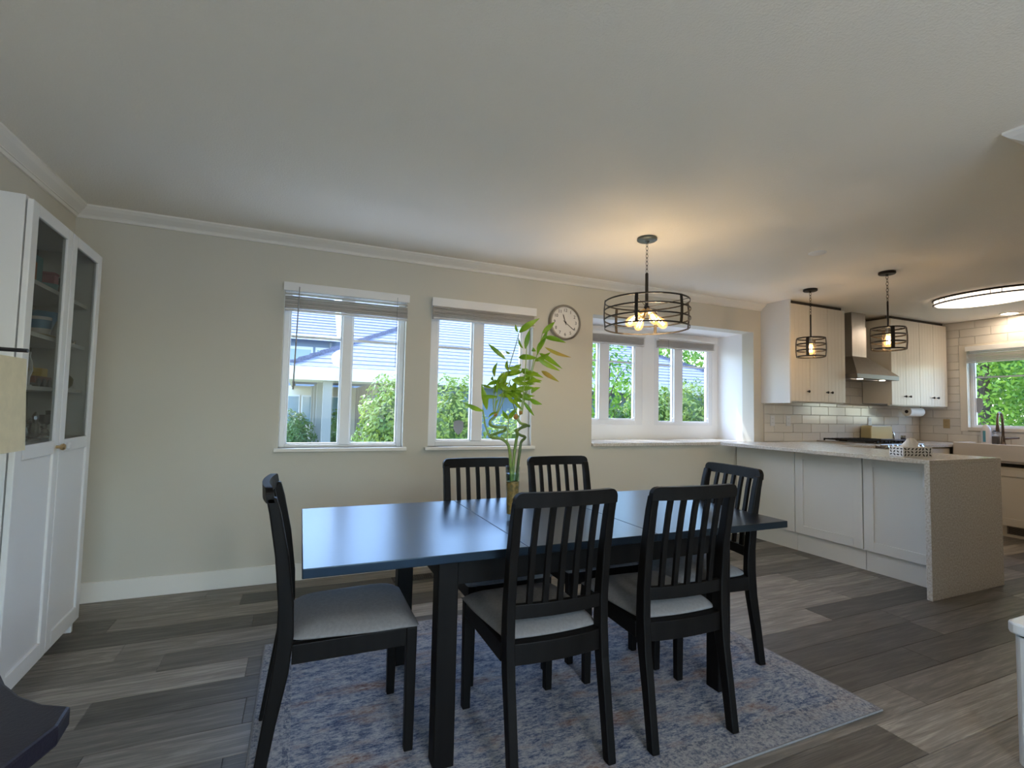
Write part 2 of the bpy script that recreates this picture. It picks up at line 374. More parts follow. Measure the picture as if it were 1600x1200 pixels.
# bay niche
B1 = (2.545, 3.40, 1.10, 2.06); B2 = (3.56, 4.40, 1.10, 2.06)
struct(holed('wall_bay_back', 'niche', BAY[0]-.1, BAY[1]+.1, .7, 2.25, [B1, B2], BY, BY+.12, 'y'), 'white back of the bay with two double casement windows', 'wall')
struct(bx('wall_bay_left', 'niche', (BAY[0]-.1, BAY[0], D+.15, BY, .7, 2.25)), 'white left side of the window bay', 'wall')
struct(bx('wall_bay_right', 'niche', (BAY[1], BAY[1]+.1, D+.15, BY, .7, 2.25)), 'bright white right side of the window bay', 'wall')
struct(bx('ceiling_bay', 'niche', (BAY[0], BAY[1], D+.15, BY, BAY[3], 2.25)), 'white soffit over the window bay', 'ceiling')
struct(bx('trim_1', 'quartz', (BAY[0]+.001, 3.966, D-.035, BY-.001, .917, CT), bev=.003), 'pale quartz ledge along the bottom of the window bay', 'ledge')
struct(bx('trim_2', 'quartz', (3.9665, BAY[1]-.001, D+.001, BY-.001, .917, CT)), 'pale quartz ledge in the bay corner behind the peninsula', 'ledge')
# crown mouldings : profile as (drop from ceiling, projection)
crown = [(0, 0), (0, .077), (.010, .077), (.016, .070), (.026, .060), (.040, .040), (.050, .026), (.054, .024), (.054, .018), (.060, .016), (.070, .012), (.070, 0)]
cb_ = MB().rings([[(x + (dx if k == 0 else 0)*p, D-p, HC-d) for d, p in crown] for k, (x, dx) in enumerate(((XL, 1), (4.596, 0)))])
struct(cb_.build('trim_3', 'trim'), 'cream crown moulding along the window wall', 'moulding')
cl_ = MB().rings([[(XL+p, yy-(p if k else 0), HC-d) for d, p in crown] for k, yy in enumerate((YB, D))])
struct(cl_.build('trim_4', 'trim'), 'cream crown moulding above the white display cabinet', 'moulding')
cp_ = MB().rings([[(PX0-p, YB, HC-d) for d, p in crown], [(PX0-p, PY0+p, HC-d) for d, p in crown], [(PX1, PY0+p, HC-d) for d, p in crown]])
struct(cp_.build('trim_5', 'white_paint'), 'white crown moulding corner at the upper right edge', 'moulding')
struct(bx('baseboard_back', 'trim', (XL, 4.225, D-.014, D, 0, .123), bev=.003), 'cream baseboard under the windows', 'baseboard')
struct(bx('baseboard_left', 'trim', (XL, XL+.014, YB, D-.014, 0, .123), bev=.003), 'cream baseboard behind the display cabinet', 'baseboard')
# wall sheet joint seam below window gap left out: paint only

# ------------------------------------------------------------------ windows
def window(n, loc, rz, W, H, mull, fw, label, grille=None, sill=None, yo=.06, crank=False):
    """local x along the wall, y outwards, z up; origin bottom-left inside corner of opening. mull=(x0,x1)"""
    e = empty('window_%d' % n, loc, rz, label, 'window', kind='structure')
    fd = .055
    g = MB().box(0, fw, yo, yo+fd, 0, H).box(W-fw, W, yo, yo+fd, 0, H).box(fw, W-fw, yo, yo+fd, 0, fw*.55).box(fw, W-fw, yo, yo+fd, H-fw, H)
    g.build('frame', 'white_vinyl', e, bev=.004)
    bx('mullion', 'white_vinyl', (mull[0], mull[1], yo-.012, yo+fd-.002, fw*.55, H-fw), e, bev=.004)
    for a, b in ((fw, mull[0]), (mull[1], W-fw)):
        s = .012
        sh = MB().box(a, a+s, yo+.012, yo+.042, fw*.55, H-fw).box(b-s, b, yo+.012, yo+.042, fw*.55, H-fw).box(a+s, b-s, yo+.012, yo+.042, fw*.55, fw*.55+s).box(a+s, b-s, yo+.012, yo+.042, H-fw-s, H-fw).build('sash', 'white_vinyl', e, bev=.002)
        bx('pane', 'pane', (a+s, b-s, yo+.027, yo+.030, fw*.55+s, H-fw-s), e)
        if grille and not (n == 2 and a > fw): bx('grille_bar', 'white_vinyl', (a+s, b-s, yo+.031, yo+.041, grille, grille+.018), e)
        if crank:
            MB().tube([(b-.03, yo+.01, .08), (b-.03, yo-.03, .075), (b-.032, yo-.035, .045)], .006, 6).build('crank_handle', 'white_vinyl', e)
    if sill: bx('sill', 'trim', (-.027, W+.027, -.035, yo, -.026, 0), e, bev=.004)
    return e
def blind(loc, rz, W, label, ztop, vh, gap, nslat, pitch, wand=None, cords=(), name='window_blind'):
    """local origin: left end of headrail top at z=0 (hangs down); y inwards negative"""
    e = empty(name, loc, rz, label, 'blind', 'horizontal blinds pulled up in the windows')
    bx('valance', 'valance', (-.003, W+.003, -.012, 0, -vh, 0), e, bev=.002)
    bx('headrail', 'white_vinyl', (.006, W-.006, .004, .04, -.04, -.004), e)
    z = -vh-gap
    sm = None
    for i in range(nslat):
        dy = R.uniform(-.003, .003); dz = R.uniform(-.0015, .0015); tilt = R.uniform(-.05, .05)
        if sm is None:
            sm = MB().prism([(0, 0), (0, .0045), (.025, .0060), (.05, .0045), (.05, 0), (.025, .0015)], 'x', 0, W-.016).build('slat', 'slat', e); o = sm
        else: o = inst(sm, (0, 0, 0), parent=e)
        o.location = (.008, -.008+dy, z-i*pitch+dz); o.rotation_euler = (tilt, 0, 0)
    zb = z-nslat*pitch-.012
    bx('bottom_rail', 'slat', (.008, W-.008, -.006, .042, zb, zb+.013), e, bev=.003)
    for cx in (.12*W, .88*W):
        MB().tube([(cx, .018, -.04), (cx, .018, zb+.006)], .0012, 5).build('cord', 'slat', e)
    if gap > .03:
        for k in (.35, .75): o = inst(sm, (.008, -.008, -vh-gap*k), parent=e)
    if wand: MB().tube([(wand[0], -.02, -.03), (wand[1], -.026, -wand[2])], [.004, .0055], 6).build('tilt_wand', 'wand', e)
    for cx, ln in cords:
        MB().tube([(cx, -.015, -.03), (cx-.004, -.02, -ln)], .0018, 5).build('pull_cord', 'wand', e)
    return e
window(1, (W1[0], D, W1[2]), 0, W1[1]-W1[0], W1[3]-W1[2], (.405, .475), .038, 'white double window left of the others, pergola columns outside', .80, True)
window(2, (W2[0], D, W2[2]), 0, W2[1]-W2[0], W2[3]-W2[2], (.375, .465), .075, 'white double window between the left window and wall clock', .80, True)
window(3, (B1[0], BY, B1[2]), 0, B1[1]-B1[0], B1[3]-B1[2], (.295, .415), .10, 'left casement window in the bay, tree leaves outside', .66, False, .0, True)
window(4, (B2[0], BY, B2[2]), 0, B2[1]-B2[0], B2[3]-B2[2], (.27, .39), .06, 'right casement window in the bay, hedge outside', .66, False, .0, True)
window(5, (XR, RW[1], RW[2]), -PI/2, RW[1]-RW[0], RW[3]-RW[2], (.57, .62), .035, 'kitchen window above the sink with green trees outside', .60, False, .05)
ca = MB().box(XR-.018, XR, RW[1], RW[1]+.075, RW[2]-.05, RW[3]+.06).box(XR-.018, XR, RW[0]-.075, RW[0], RW[2]-.05, RW[3]+.06).box(XR-.018, XR, RW[0], RW[1], RW[3], RW[3]+.06).box(XR-.03, XR, RW[0], RW[1], RW[2]-.04, RW[2])
struct(ca.build('trim_6', 'cream_cab', bev=.003), 'cream casing around the kitchen sink window', 'casing')
blind((W1[0]-.004, D-.044, W1[3]+.012), 0, W1[1]-W1[0]+.012, 'pulled-up white blind with a gap below its valance, in the leftmost window', -.0, .060, .055, 9, .008, wand=(.10, .085, .76), cords=((.79, .57),))
blind((W2[0]-.004, D-.044, W2[3]+.005), 0, W2[1]-W2[0]+.008, 'pulled-up beige blind stacked tight under its valance, beside the clock', 0, .068, .006, 9, .009)
blind((B1[0]+.01, BY-.052, B1[3]+.01), 0, B1[1]-B1[0]-.02, 'pulled-up blind in the left bay window', 0, .03, .01, 9, .008)
blind((B2[0]+.01, BY-.052, B2[3]+.01), 0, B2[1]-B2[0]-.02, 'pulled-up blind in the right bay window, long pull cord', 0, .025, .01, 9, .008, cords=((.13, .80),))
blind((XR-.03, RW[1], RW[3]+.035), -PI/2, RW[1]-RW[0], 'pulled-up tan blind in the kitchen sink window', 0, .06, .05, 9, .009)
def shield(name, loc, rz, w, h, label):
    pts = [(-w/2, h*.42), (-w*.3, h*.5), (0, h*.54), (w*.3, h*.5), (w/2, h*.42), (w/2, -.05*h), (w*.3, -h*.35), (0, -h*.5), (-w*.3, -h*.35), (-w/2, -.05*h)]
    o = MB().prism(pts, 'y', 0, .0012).build(name, 'sticker'); o.location = loc; o.rotation_euler = (0, 0, rz); return tag(o, label, 'sticker', 'window stickers')
shield('window_sticker', (1.205, D+.06+.0255, 1.075), 0, .085, .115, 'grey shield sticker on the glass left of the bamboo')
shield('window_sticker', (XR+.05+.0255, 3.235, 1.40), -PI/2, .085, .19, 'grey shield sticker low on the kitchen window glass')
# unseen glazed door, added to let in fill daylight
def added_door(n, loc, rz, W, H, leaves, label):
    e = empty('door_%d' % n, loc, rz, label, 'door', kind='structure')
    f = .07
    MB().box(0, f, .03, .11, 0, H).box(W-f, W, .03, .11, 0, H).box(f, W-f, .03, .11, H-f, H).box(f, W-f, .03, .11, 0, .03).build('frame', 'white_vinyl', e)
    lw = (W-2*f)/leaves
    for i in range(leaves):
        a = f+i*lw; b = a+lw; s = .06
        MB().box(a, a+s, .05, .09, .03, H-f).box(b-s, b, .05, .09, .03, H-f).box(a+s, b-s, .05, .09, .03, .03+s).box(a+s, b-s, .05, .09, H-f-s, H-f).build('leaf_frame', 'white_vinyl', e)
        bx('pane', 'pane', (a+s, b-s, .068, .072, .03+s, H-f-s), e)
    return e
added_door(1, (SD[1], YB, 0), PI, SD[1]-SD[0], SD[3], 2, 'added sliding glass door behind the viewpoint, lets in fill daylight')

# ------------------------------------------------------------------ kitchen tiles (parts of the walls)
TH, TL, GR = .100, .300, .004
tile_me = MB().box(-TL/2, TL/2, 0, .007, -TH/2, TH/2).build('tile', 'tile', wall_back, bev=.0025, seg=1)
used_tile = [False]
def tile_run(wallobj, u0, u1, z0, z1, place, rot, holes=()):
    r = 0; z = z0
    while z < z1-.01:
        h = min(TH, z1-z); u = u0-(TL/2 if r % 2 else 0)
        while u < u1:
            a, b = max(u, u0), min(u+TL, u1)
            segs = [(a, b, z, z+h)]
            for hu0, hu1, hz0, hz1 in holes:
                ns = []
                for (p, q, s, t) in segs:
                    if q <= hu0 or p >= hu1 or t <= hz0+.001 or s >= hz1-.001: ns.append((p, q, s, t)); continue
                    if p < hu0: ns.append((p, hu0, s, t))
                    if q > hu1: ns.append((hu1, q, s, t))
                    p2, q2 = max(p, hu0), min(q, hu1)
                    if s < hz0: ns.append((p2, q2, s, hz0))
                    if t > hz1: ns.append((p2, q2, hz1, t))
                segs = ns
            for (p, q, s, t) in segs:
                if q-p < .012 or t-s < .012: continue
                o = inst(tile_me, place((p+q)/2, (s+t)/2), ((q-p-GR)/TL if q-p > GR*2 else .01, 1, (t-s-GR)/TH if t-s > GR*2 else .01), wallobj, (0, 0, rot)) if used_tile[0] else None
                if o is None:
                    o = tile_me; o.location = place((p+q)/2, (s+t)/2); o.scale = ((q-p-GR)/TL, 1, (t-s-GR)/TH); used_tile[0] = True
            u += TL
        z += TH; r += 1
bx('grout_bed', 'grout', (4.63, XR-.0055, D-.005, D, CT, 1.384), wall_back)
bx('grout_bed', 'grout', (5.484, 6.308, D-.005, D, 1.384, HC), wall_back)
MB().box(XR-.005, XR, 1.5, RW[0]-.075, CT, HC).box(XR-.005, XR, RW[1]+.075, D, CT, HC).box(XR-.005, XR, RW[0]-.075, RW[1]+.075, CT, RW[2]-.05).box(XR-.005, XR, RW[0]-.075, RW[1]+.075, RW[3]+.06, HC).build('grout_bed', 'grout', wall_right)
tile_run(wall_back, 4.63, XR-.012, CT, 1.384, lambda u, z: (u, D-.012, z), 0)
tile_run(wall_back, 5.484, 6.308, 1.389, HC, lambda u, z: (u, D-.012, z), 0)
tile_run(wall_right, -(D-.012), -1.6, CT, HC, lambda u, z: (XR-.012, -u, z), -PI/2, [(-RW[1]-.075, -RW[0]+.075, RW[2]-.05, RW[3]+.06)])

# ================================================================== DISPLAY CABINET (left)
P0 = Vector((-1.013, 2.518)); P1 = Vector((-1.05, 3.385)); cw = (P1-P0).length; crz = math.atan2(P1.y-P0.y, P1.x-P0.x)
cab = empty('display_cabinet', (P0.x, P0.y, 0), crz, 'tall white display cabinet with glass upper doors in the left corner', 'cabinet')
cdp = .272; ch = 2.045
bx('side_panel', 'cab_white', (0, .02, .024, cdp, 0, ch), cab, bev=.0015)
bx('side_panel', 'cab_white', (cw-.02, cw, .024, cdp, 0, ch), cab, bev=.0015)
bx('top_panel', 'cab_white', (.02, cw-.02, .024, cdp, ch-.02, ch), cab)
bx('bottom_panel', 'cab_white', (.02, cw-.02, .024, cdp, .07, .09), cab)
bx('plinth', 'cab_white', (.02, cw-.02, .06, .075, 0, .07), cab)
bx('back_panel', 'cab_inside', (.02, cw-.02, cdp-.008, cdp-.002, .09, ch-.02), cab)
SHZ = (1.745, 1.522, 1.290, 1.046)
for z in SHZ: bx('shelf', 'cab_white', (.02, cw-.02, .045, cdp-.008, z-.018, z), cab)
for k in range(2):
    a = .003+k*cw/2; b = a+cw/2-.006
    z0, z1 = .07, 2.032; s = .058
    d = MB().box(a, a+s, 0, .02, z0, z1).box(b-s, b, 0, .02, z0, z1).box(a+s, b-s, 0, .02, z0, z0+.075).box(a+s, b-s, 0, .02, z1-.052, z1).box(a+s, b-s, 0, .02, .985, 1.045).build('door', 'cab_white', cab, bev=.003)
    bx('glass_pane', 'cabinet_glass', (a+s, b-s, .009, .012, 1.045, z1-.052), d)
    bx('lower_panel', 'cab_white', (a+s, b-s, .010, .016, z0+.075, .985), d)
    kx = b-.03 if k == 0 else a+.03
    kb = MB().lathe([(.007, 0), (.007, .012), (.014, .018), (.016, .026), (.011, .033), (0.001, .034)], 16)
    ko = kb.build('knob', 'cab_white', d, smooth=True); ko.location = (kx, 0, 1.015); ko.rotation_euler = (PI/2, 0, 0)
    if k == 0: ko.data.materials[0] = MATS['brass']; ko['label'] = 'brass-coloured knob'
def incab(x, y, z): # cabinet local -> world
    c, s = math.cos(crz), math.sin(crz); return (P0.x+x*c-y*s, P0.y+x*s+y*c, z)
def item(name, x, y, z, label, cat, grp='ornaments behind the cabinet glass'): return empty(name, incab(x, y, z), crz, label, cat, grp)
z = SHZ[0]
e = item('picture_box', .338, .10, z, 'teal picture box on the top shelf, left', 'box'); bx('box', 'teal', (-.05, .05, -.012, .012, 0, .135), e); bx('print', 'orange_print', (-.045, -.012, -.0135, -.012, .02, .10), e)
e = item('paper_cup', .567, .12, z, 'teal cup standing under the pink one on the top shelf', 'cup'); MB().lathe([(.028, 0), (.034, .05), (.031, .05), (.026, .004)], 18).build('wall', 'teal', e, smooth=True); MB().lathe([(.0345, .047), (.0355, .05), (.0345, .053)], 18).build('rim', 'teal', e)
e = item('gift_box', .567, .12, z+.0535, 'small pink box stacked on the teal cup', 'box'); bx('box', 'pink', (-.026, .026, -.026, .026, 0, .045), e, bev=.004); bx('lid', 'pink', (-.028, .028, -.028, .028, .045, .055), e, bev=.002)
for x, hh in ((.64, .10), (.70, .07), (.76, .12), (.81, .06)):
    e = item('glass_ornament', x, .13, z, 'dark glass ornament on the top shelf, %s' % {.64: 'nearest the middle stile', .70: 'short, second from the middle', .76: 'tallest one', .81: 'lowest, at the far end'}[x], 'ornament')
    MB().lathe([(.018, 0), (.022, .004), (.006, .012), (.006, hh*.45), (.02, hh*.6), (.022, hh), (.020, hh), (.017, hh*.62)], 16).build('goblet', 'dark_item', e, smooth=True)
z = SHZ[1]
e = item('blue_bowl', .62, .165, z+.0, 'blue bowl leaning at the back of the second shelf', 'bowl'); MB().lathe([(.03, 0), (.06, .10), (.085, .14), (.082, .14), (.055, .10), (.026, .008)], 22).build('bowl', 'sky_blue', e, smooth=True); MB().lathe([(.032, 0), (.032, .004)], 18).build('foot', 'sky_blue', e)
e = item('white_mug', .43, .095, z+.0085, 'white mug with blue pattern on the second shelf', 'mug'); MB().lathe([(.032, 0), (.036, .02), (.038, .085), (.035, .085), (.032, .006)], 22).build('mug_body', 'mug_white', e, smooth=True)
MB().tube([(.036, 0, .07), (.06, 0, .065), (.064, 0, .045), (.055, 0, .022), (.035, 0, .02)], .005, 8).build('handle', 'mug_white', e, smooth=True); MB().lathe([(.0385, .03), (.0392, .05), (.0385, .07)], 22, cap=False).build('pattern_band', 'sky_blue', e, smooth=True)
e = item('tan_tray', .46, .11, z, 'tan dish under the white mug', 'dish'); MB().lathe([(.06, 0), (.095, .008), (.095, .012), (.06, .008)], 24, sx=1.1, sy=.55).build('dish', 'tan', e, smooth=True); MB().lathe([(.096, .008), (.098, .012), (.094, .013)], 24, sx=1.1, sy=.55, cap=False).build('rim', 'tan', e)
e = item('wire_rack', .28, .11, z, 'small dark wire rack at the near end of the second shelf', 'rack')
for q in range(5): MB().tube([(-.03+q*.015, 0, .0), (-.03+q*.015, 0, .10)], .002, 6).build('wire', 'dark_item', e)
bx('base', 'dark_item', (-.035, .035, -.02, .02, 0, .006), e)
for x, dd in ((.70, .07), (.755, .085), (.80, .07)):
    e = item('small_tin', x, .09, z, 'small silver tin on the second shelf, %s' % {.70: 'nearest the middle', .755: 'between two others', .80: 'farthest along'}[x], 'tin'); MB().cyl(0, 0, 0, .022, .018, 16).build('can', 'silver_item', e); MB().cyl(0, 0, .022, .028, .019, 16).build('lid', 'dark_item', e)
z = SHZ[2]
e = item('toy_digger', .46, .12, z, 'yellow and brown toy digger on the third shelf', 'toy')
bx('chassis', 'red_brown', (-.09, .09, -.04, .04, .018, .05), e, bev=.004); bx('cab', 'yellow', (.01, .07, -.03, .03, .05, .09), e, bev=.004)
for a in (-.06, 0, .06):
    o = MB().lathe([(.018, -.045), (.02, -.04), (.02, .04), (.018, .045)], 14).build('wheel', 'dark_item', e); o.rotation_euler = (PI/2, 0, 0); o.location = (a, 0, .02)
MB().tube([(.01, 0, .07), (-.05, 0, .125), (-.09, 0, .11)], .007, 6).build('boom', 'yellow', e); MB().tube([(-.09, 0, .11), (-.10, 0, .06)], .006, 6).build('stick', 'yellow', e); bx('bucket', 'yellow', (-.115, -.085, -.02, .02, .045, .065), e)
e = item('white_hook_ornament', .29, .08, z, 'curled white ornament at the near end of the third shelf', 'ornament'); MB().tube([(.0, 0, 0), (.005, 0, .04), (.03, 0, .07), (.02, 0, .11), (.0, 0, .13), (.015, 0, .15)], [.009, .008, .008, .007, .006, .004], 8).build('curl', 'mug_white', e, smooth=True); MB().cyl(0, 0, 0, .006, .016, 14).build('base', 'mug_white', e)
e = item('ball_ornament', .795, .11, z, 'dark round ornament with a white flower on the third shelf', 'ornament'); MB().lathe([(.001, 0), (.02, .003), (.036, .02), (.042, .04), (.036, .06), (.02, .077), (.001, .08)], 20).build('ball', 'olive_ball', e, smooth=True)
for q in range(5):
    a = q*2*PI/5; o = MB().lathe([(.001, 0), (.009, .002), (.001, .004)], 8).build('petal', 'mug_white', e); o.rotation_euler = (PI/2, 0, 0); o.location = (.012*math.cos(a), -.042, .03+.012*math.sin(a))
e = item('white_shell', .70, .09, z, 'small pale shell beside the dark round ornament', 'shell'); MB().lathe([(.001, 0), (.022, .006), (.018, .02), (.008, .03), (.001, .034)], 12, sx=1.3, sy=.8).build('shell', 'mug_white', e, smooth=True); MB().lathe([(.006, .03), (.002, .042)], 8).build('tip', 'tan', e)
z = SHZ[3]
fig = [(.30, .09, .11, 'near end'), (.37, .13, .16, 'tallest, on the left side'), (.43, .09, .13, 'middle of the left side'), (.50, .13, .10, 'beside the middle stile'), (.56, .10, .07, 'smallest, at the middle stile')]
for x, yy, hh, wd in fig:
    e = item('crystal_figurine', x, yy, z, 'silver crystal figurine on the bottom glass shelf, %s' % wd, 'figurine')
    MB().lathe([(.024, 0), (.024, .008), (.014, .012), (.022, hh*.35), (.016, hh*.6), (.004, hh*.68)], 9).build('figure_body', 'silver_item', e)
    MB().lathe([(.002, hh*.66), (.012, hh*.74), (.013, hh*.84), (.006, hh*.95), (.001, hh)], 8).build('figure_head', 'silver_item', e)
e = item('silver_tray', .45, .14, z, 'flat silver tray behind the crystal figurines', 'tray'); o = MB().box(-.12, .12, .05, .056, 0, .11).build('plate', 'dark_item', e, bev=.002); MB().box(-.125, .125, .046, .05, 0, .006).build('stand', 'silver_item', e)
e = item('blue_jar', .628, .07, z, 'small blue jar at the bottom of the right glass door', 'jar'); MB().lathe([(.022, 0), (.028, .015), (.028, .04), (.018, .05), (.018, .055)], 18).build('jar_body', 'sky_blue', e, smooth=True); MB().cyl(0, 0, .055, .066, .02, 16).build('lid', 'dark_item', e)
for x, hh in ((.70, .11), (.78, .13)):
    e = item('dark_goblet', x, .14, z, 'dark glass goblet on the bottom shelf, %s' % ('beside the blue jar' if x < .75 else 'farther from the blue jar'), 'goblet'); MB().lathe([(.028, 0), (.028, .004), (.005, .01), (.005, hh*.5), (.025, hh*.65), (.028, hh), (.026, hh), (.021, hh*.68)], 16).build('cup', 'dark_item', e, smooth=True)

# ------------------------------------------------------------------ floor lamp and chair at the left edge
lamp = empty('floor_lamp', (-.74, 1.60, 0), 0, 'black arched stand with a cream hanging shade at the left edge', 'floor lamp')
MB().lathe([(.12, 0), (.12, .012), (.02, .02), (.012, .03)], 24).build('base', 'black_plastic', lamp)
MB().tube([(0, 0, .02), (.008, 0, 1.1), (.0, 0, 1.345)], .006, 8).build('pole', 'black_plastic', lamp)
MB().tube([(-.10, 0, 1.352), (0, 0, 1.354), (.107, 0, 1.352)], .005, 8).build('arm', 'black_plastic', lamp)
bx('bracket', 'black_plastic', (-.035, .035, -.02, .02, 1.318, 1.345), lamp, bev=.003)
sh = MB()
sh.rings([[(-.12, -.10, 1.10), (.092, -.10, 1.10), (.092, .06, 1.10), (-.12, .06, 1.10)], [(-.12, -.10, 1.335), (.082, -.10, 1.335), (.082, .06, 1.335), (-.12, .06, 1.335)]], cap=False)
s_ = sh.build('lamp_shade', 'cream_shade', lamp); s_.modifiers.new('solid', 'SOLIDIFY').thickness = .003
bx('clip', 'black_plastic', (.064, .082, -.105, -.10, 1.318, 1.326), lamp)
lc = empty('lounge_chair', (-.95, 1.35, 0), 0, 'dark navy leather seat corner at the lower left edge', 'chair')
pts = [(-.30, .62), (.19, .55), (.235, .47), (.30, .385), (.37, .32), (.44, .283), (.446, .195), (.40, .05), (.32, -.12), (.2, -.25), (-.3, -.25)]
MB().prism(pts, 'z', .40, .45).build('seat', 'navy_leather', lc, bev=.008)
for a, b in ((.30, .20), (.12, -.15), (-.24, .45), (-.24, -.15)): MB().tube([(a, b, .40), (a*1.05, b*1.05, 0)], [.016, .012], 8).build('leg', 'black_plastic', lc)
bk = MB().rsweep([(-.27, .2, .45), (-.33, .2, .65), (-.36, .2, .8)], (.02, 0, .005), (0, .4, 0)).build('backrest', 'navy_leather', lc, bev=.01)

# ------------------------------------------------------------------ bin at right edge
bn = empty('lidded_bin', (2.615, .80, 0), 0, 'white lidded bin at the lower right edge', 'bin')
def rrect(x0, x1, y0, y1, r, n=5):
    out = []
    for cx, cy, a0 in ((x1-r, y1-r, 0), (x0+r, y1-r, PI/2), (x0+r, y0+r, PI), (x1-r, y0+r, 1.5*PI)):
        out += [(cx+r*math.cos(a0+PI/2*i/n), cy+r*math.sin(a0+PI/2*i/n)) for i in range(n+1)]
    return out
MB().prism(rrect(-.20, .08, -.20, .155, .03), 'z', .0, .45).build('bin_body', 'bin_white', bn)
MB().prism(rrect(-.195, .075, -.195, .15, .03), 'z', .45, .458).build('seal', 'black_plastic', bn)
MB().prism(rrect(-.215, .08, -.21, .17, .035), 'z', .458, .50).build('lid', 'bin_white', bn, bev=.008)

# ================================================================== RUG, TABLE, CHAIRS
rug = empty('area_rug', (1.087, 2.085, 0), 0, 'faded blue, white and rust patterned rug under the dining table', 'rug')
RZ = .010
MB().box(-1.204, 1.204, -.755, .755, .001, RZ).build('pile', 'rug', rug, bev=.003)
bd = MB()
for a in (-1, 1):
    bd.tube([(-1.206, a*.757, .006), (1.206, a*.757, .006)], .005, 6); bd.tube([(a*1.206, -.757, .006), (a*1.206, .757, .006)], .005, 6)
bd.build('bound_edge', 'fabric', rug)

TX0, TX1, TY0, TY1, TZ = .023, 2.089, 1.60, 2.53, .745
tb = empty('dining_table', (1.056, 2.065, RZ), 0, 'black-brown extended dining table standing on the patterned rug', 'table')
ox, oy = 1.056, 2.065
tz = TZ-RZ
for a, b, n in ((TX0, .764, 'table_top'), (.766, 1.338, 'extension_leaf'), (1.340, TX1, 'table_top')):
    bx(n, 'tablewood', (a-ox, b-ox, TY0-oy, TY1-oy, tz-.030, tz), tb, bev=.0025)
LW = .036
for cx in (.493, 1.768):
    for cy in (1.703, 2.427):
        bx('leg', 'blackwood', (cx-LW-ox, cx+LW-ox, cy-LW-oy, cy+LW-oy, 0, tz-.0305), tb, bev=.004)
for cy in (1.703, 2.427): bx('apron', 'blackwood', (.493+LW-ox, 1.768-LW-ox, cy-.012-oy, cy+.012-oy, tz-.135, tz-.0305), tb, bev=.002)
for cx in (.493, 1.768): bx('apron', 'blackwood', (cx-.012-ox, cx+.012-ox, 1.703+LW-oy, 2.427-LW-oy, tz-.135, tz-.0305), tb, bev=.002)
for cy in (1.90, 2.23): bx('slide_rail', 'blackwood', (.10-ox, 2.0-ox, cy-.02-oy, cy+.02-oy, tz-.065, tz-.0305), tb)

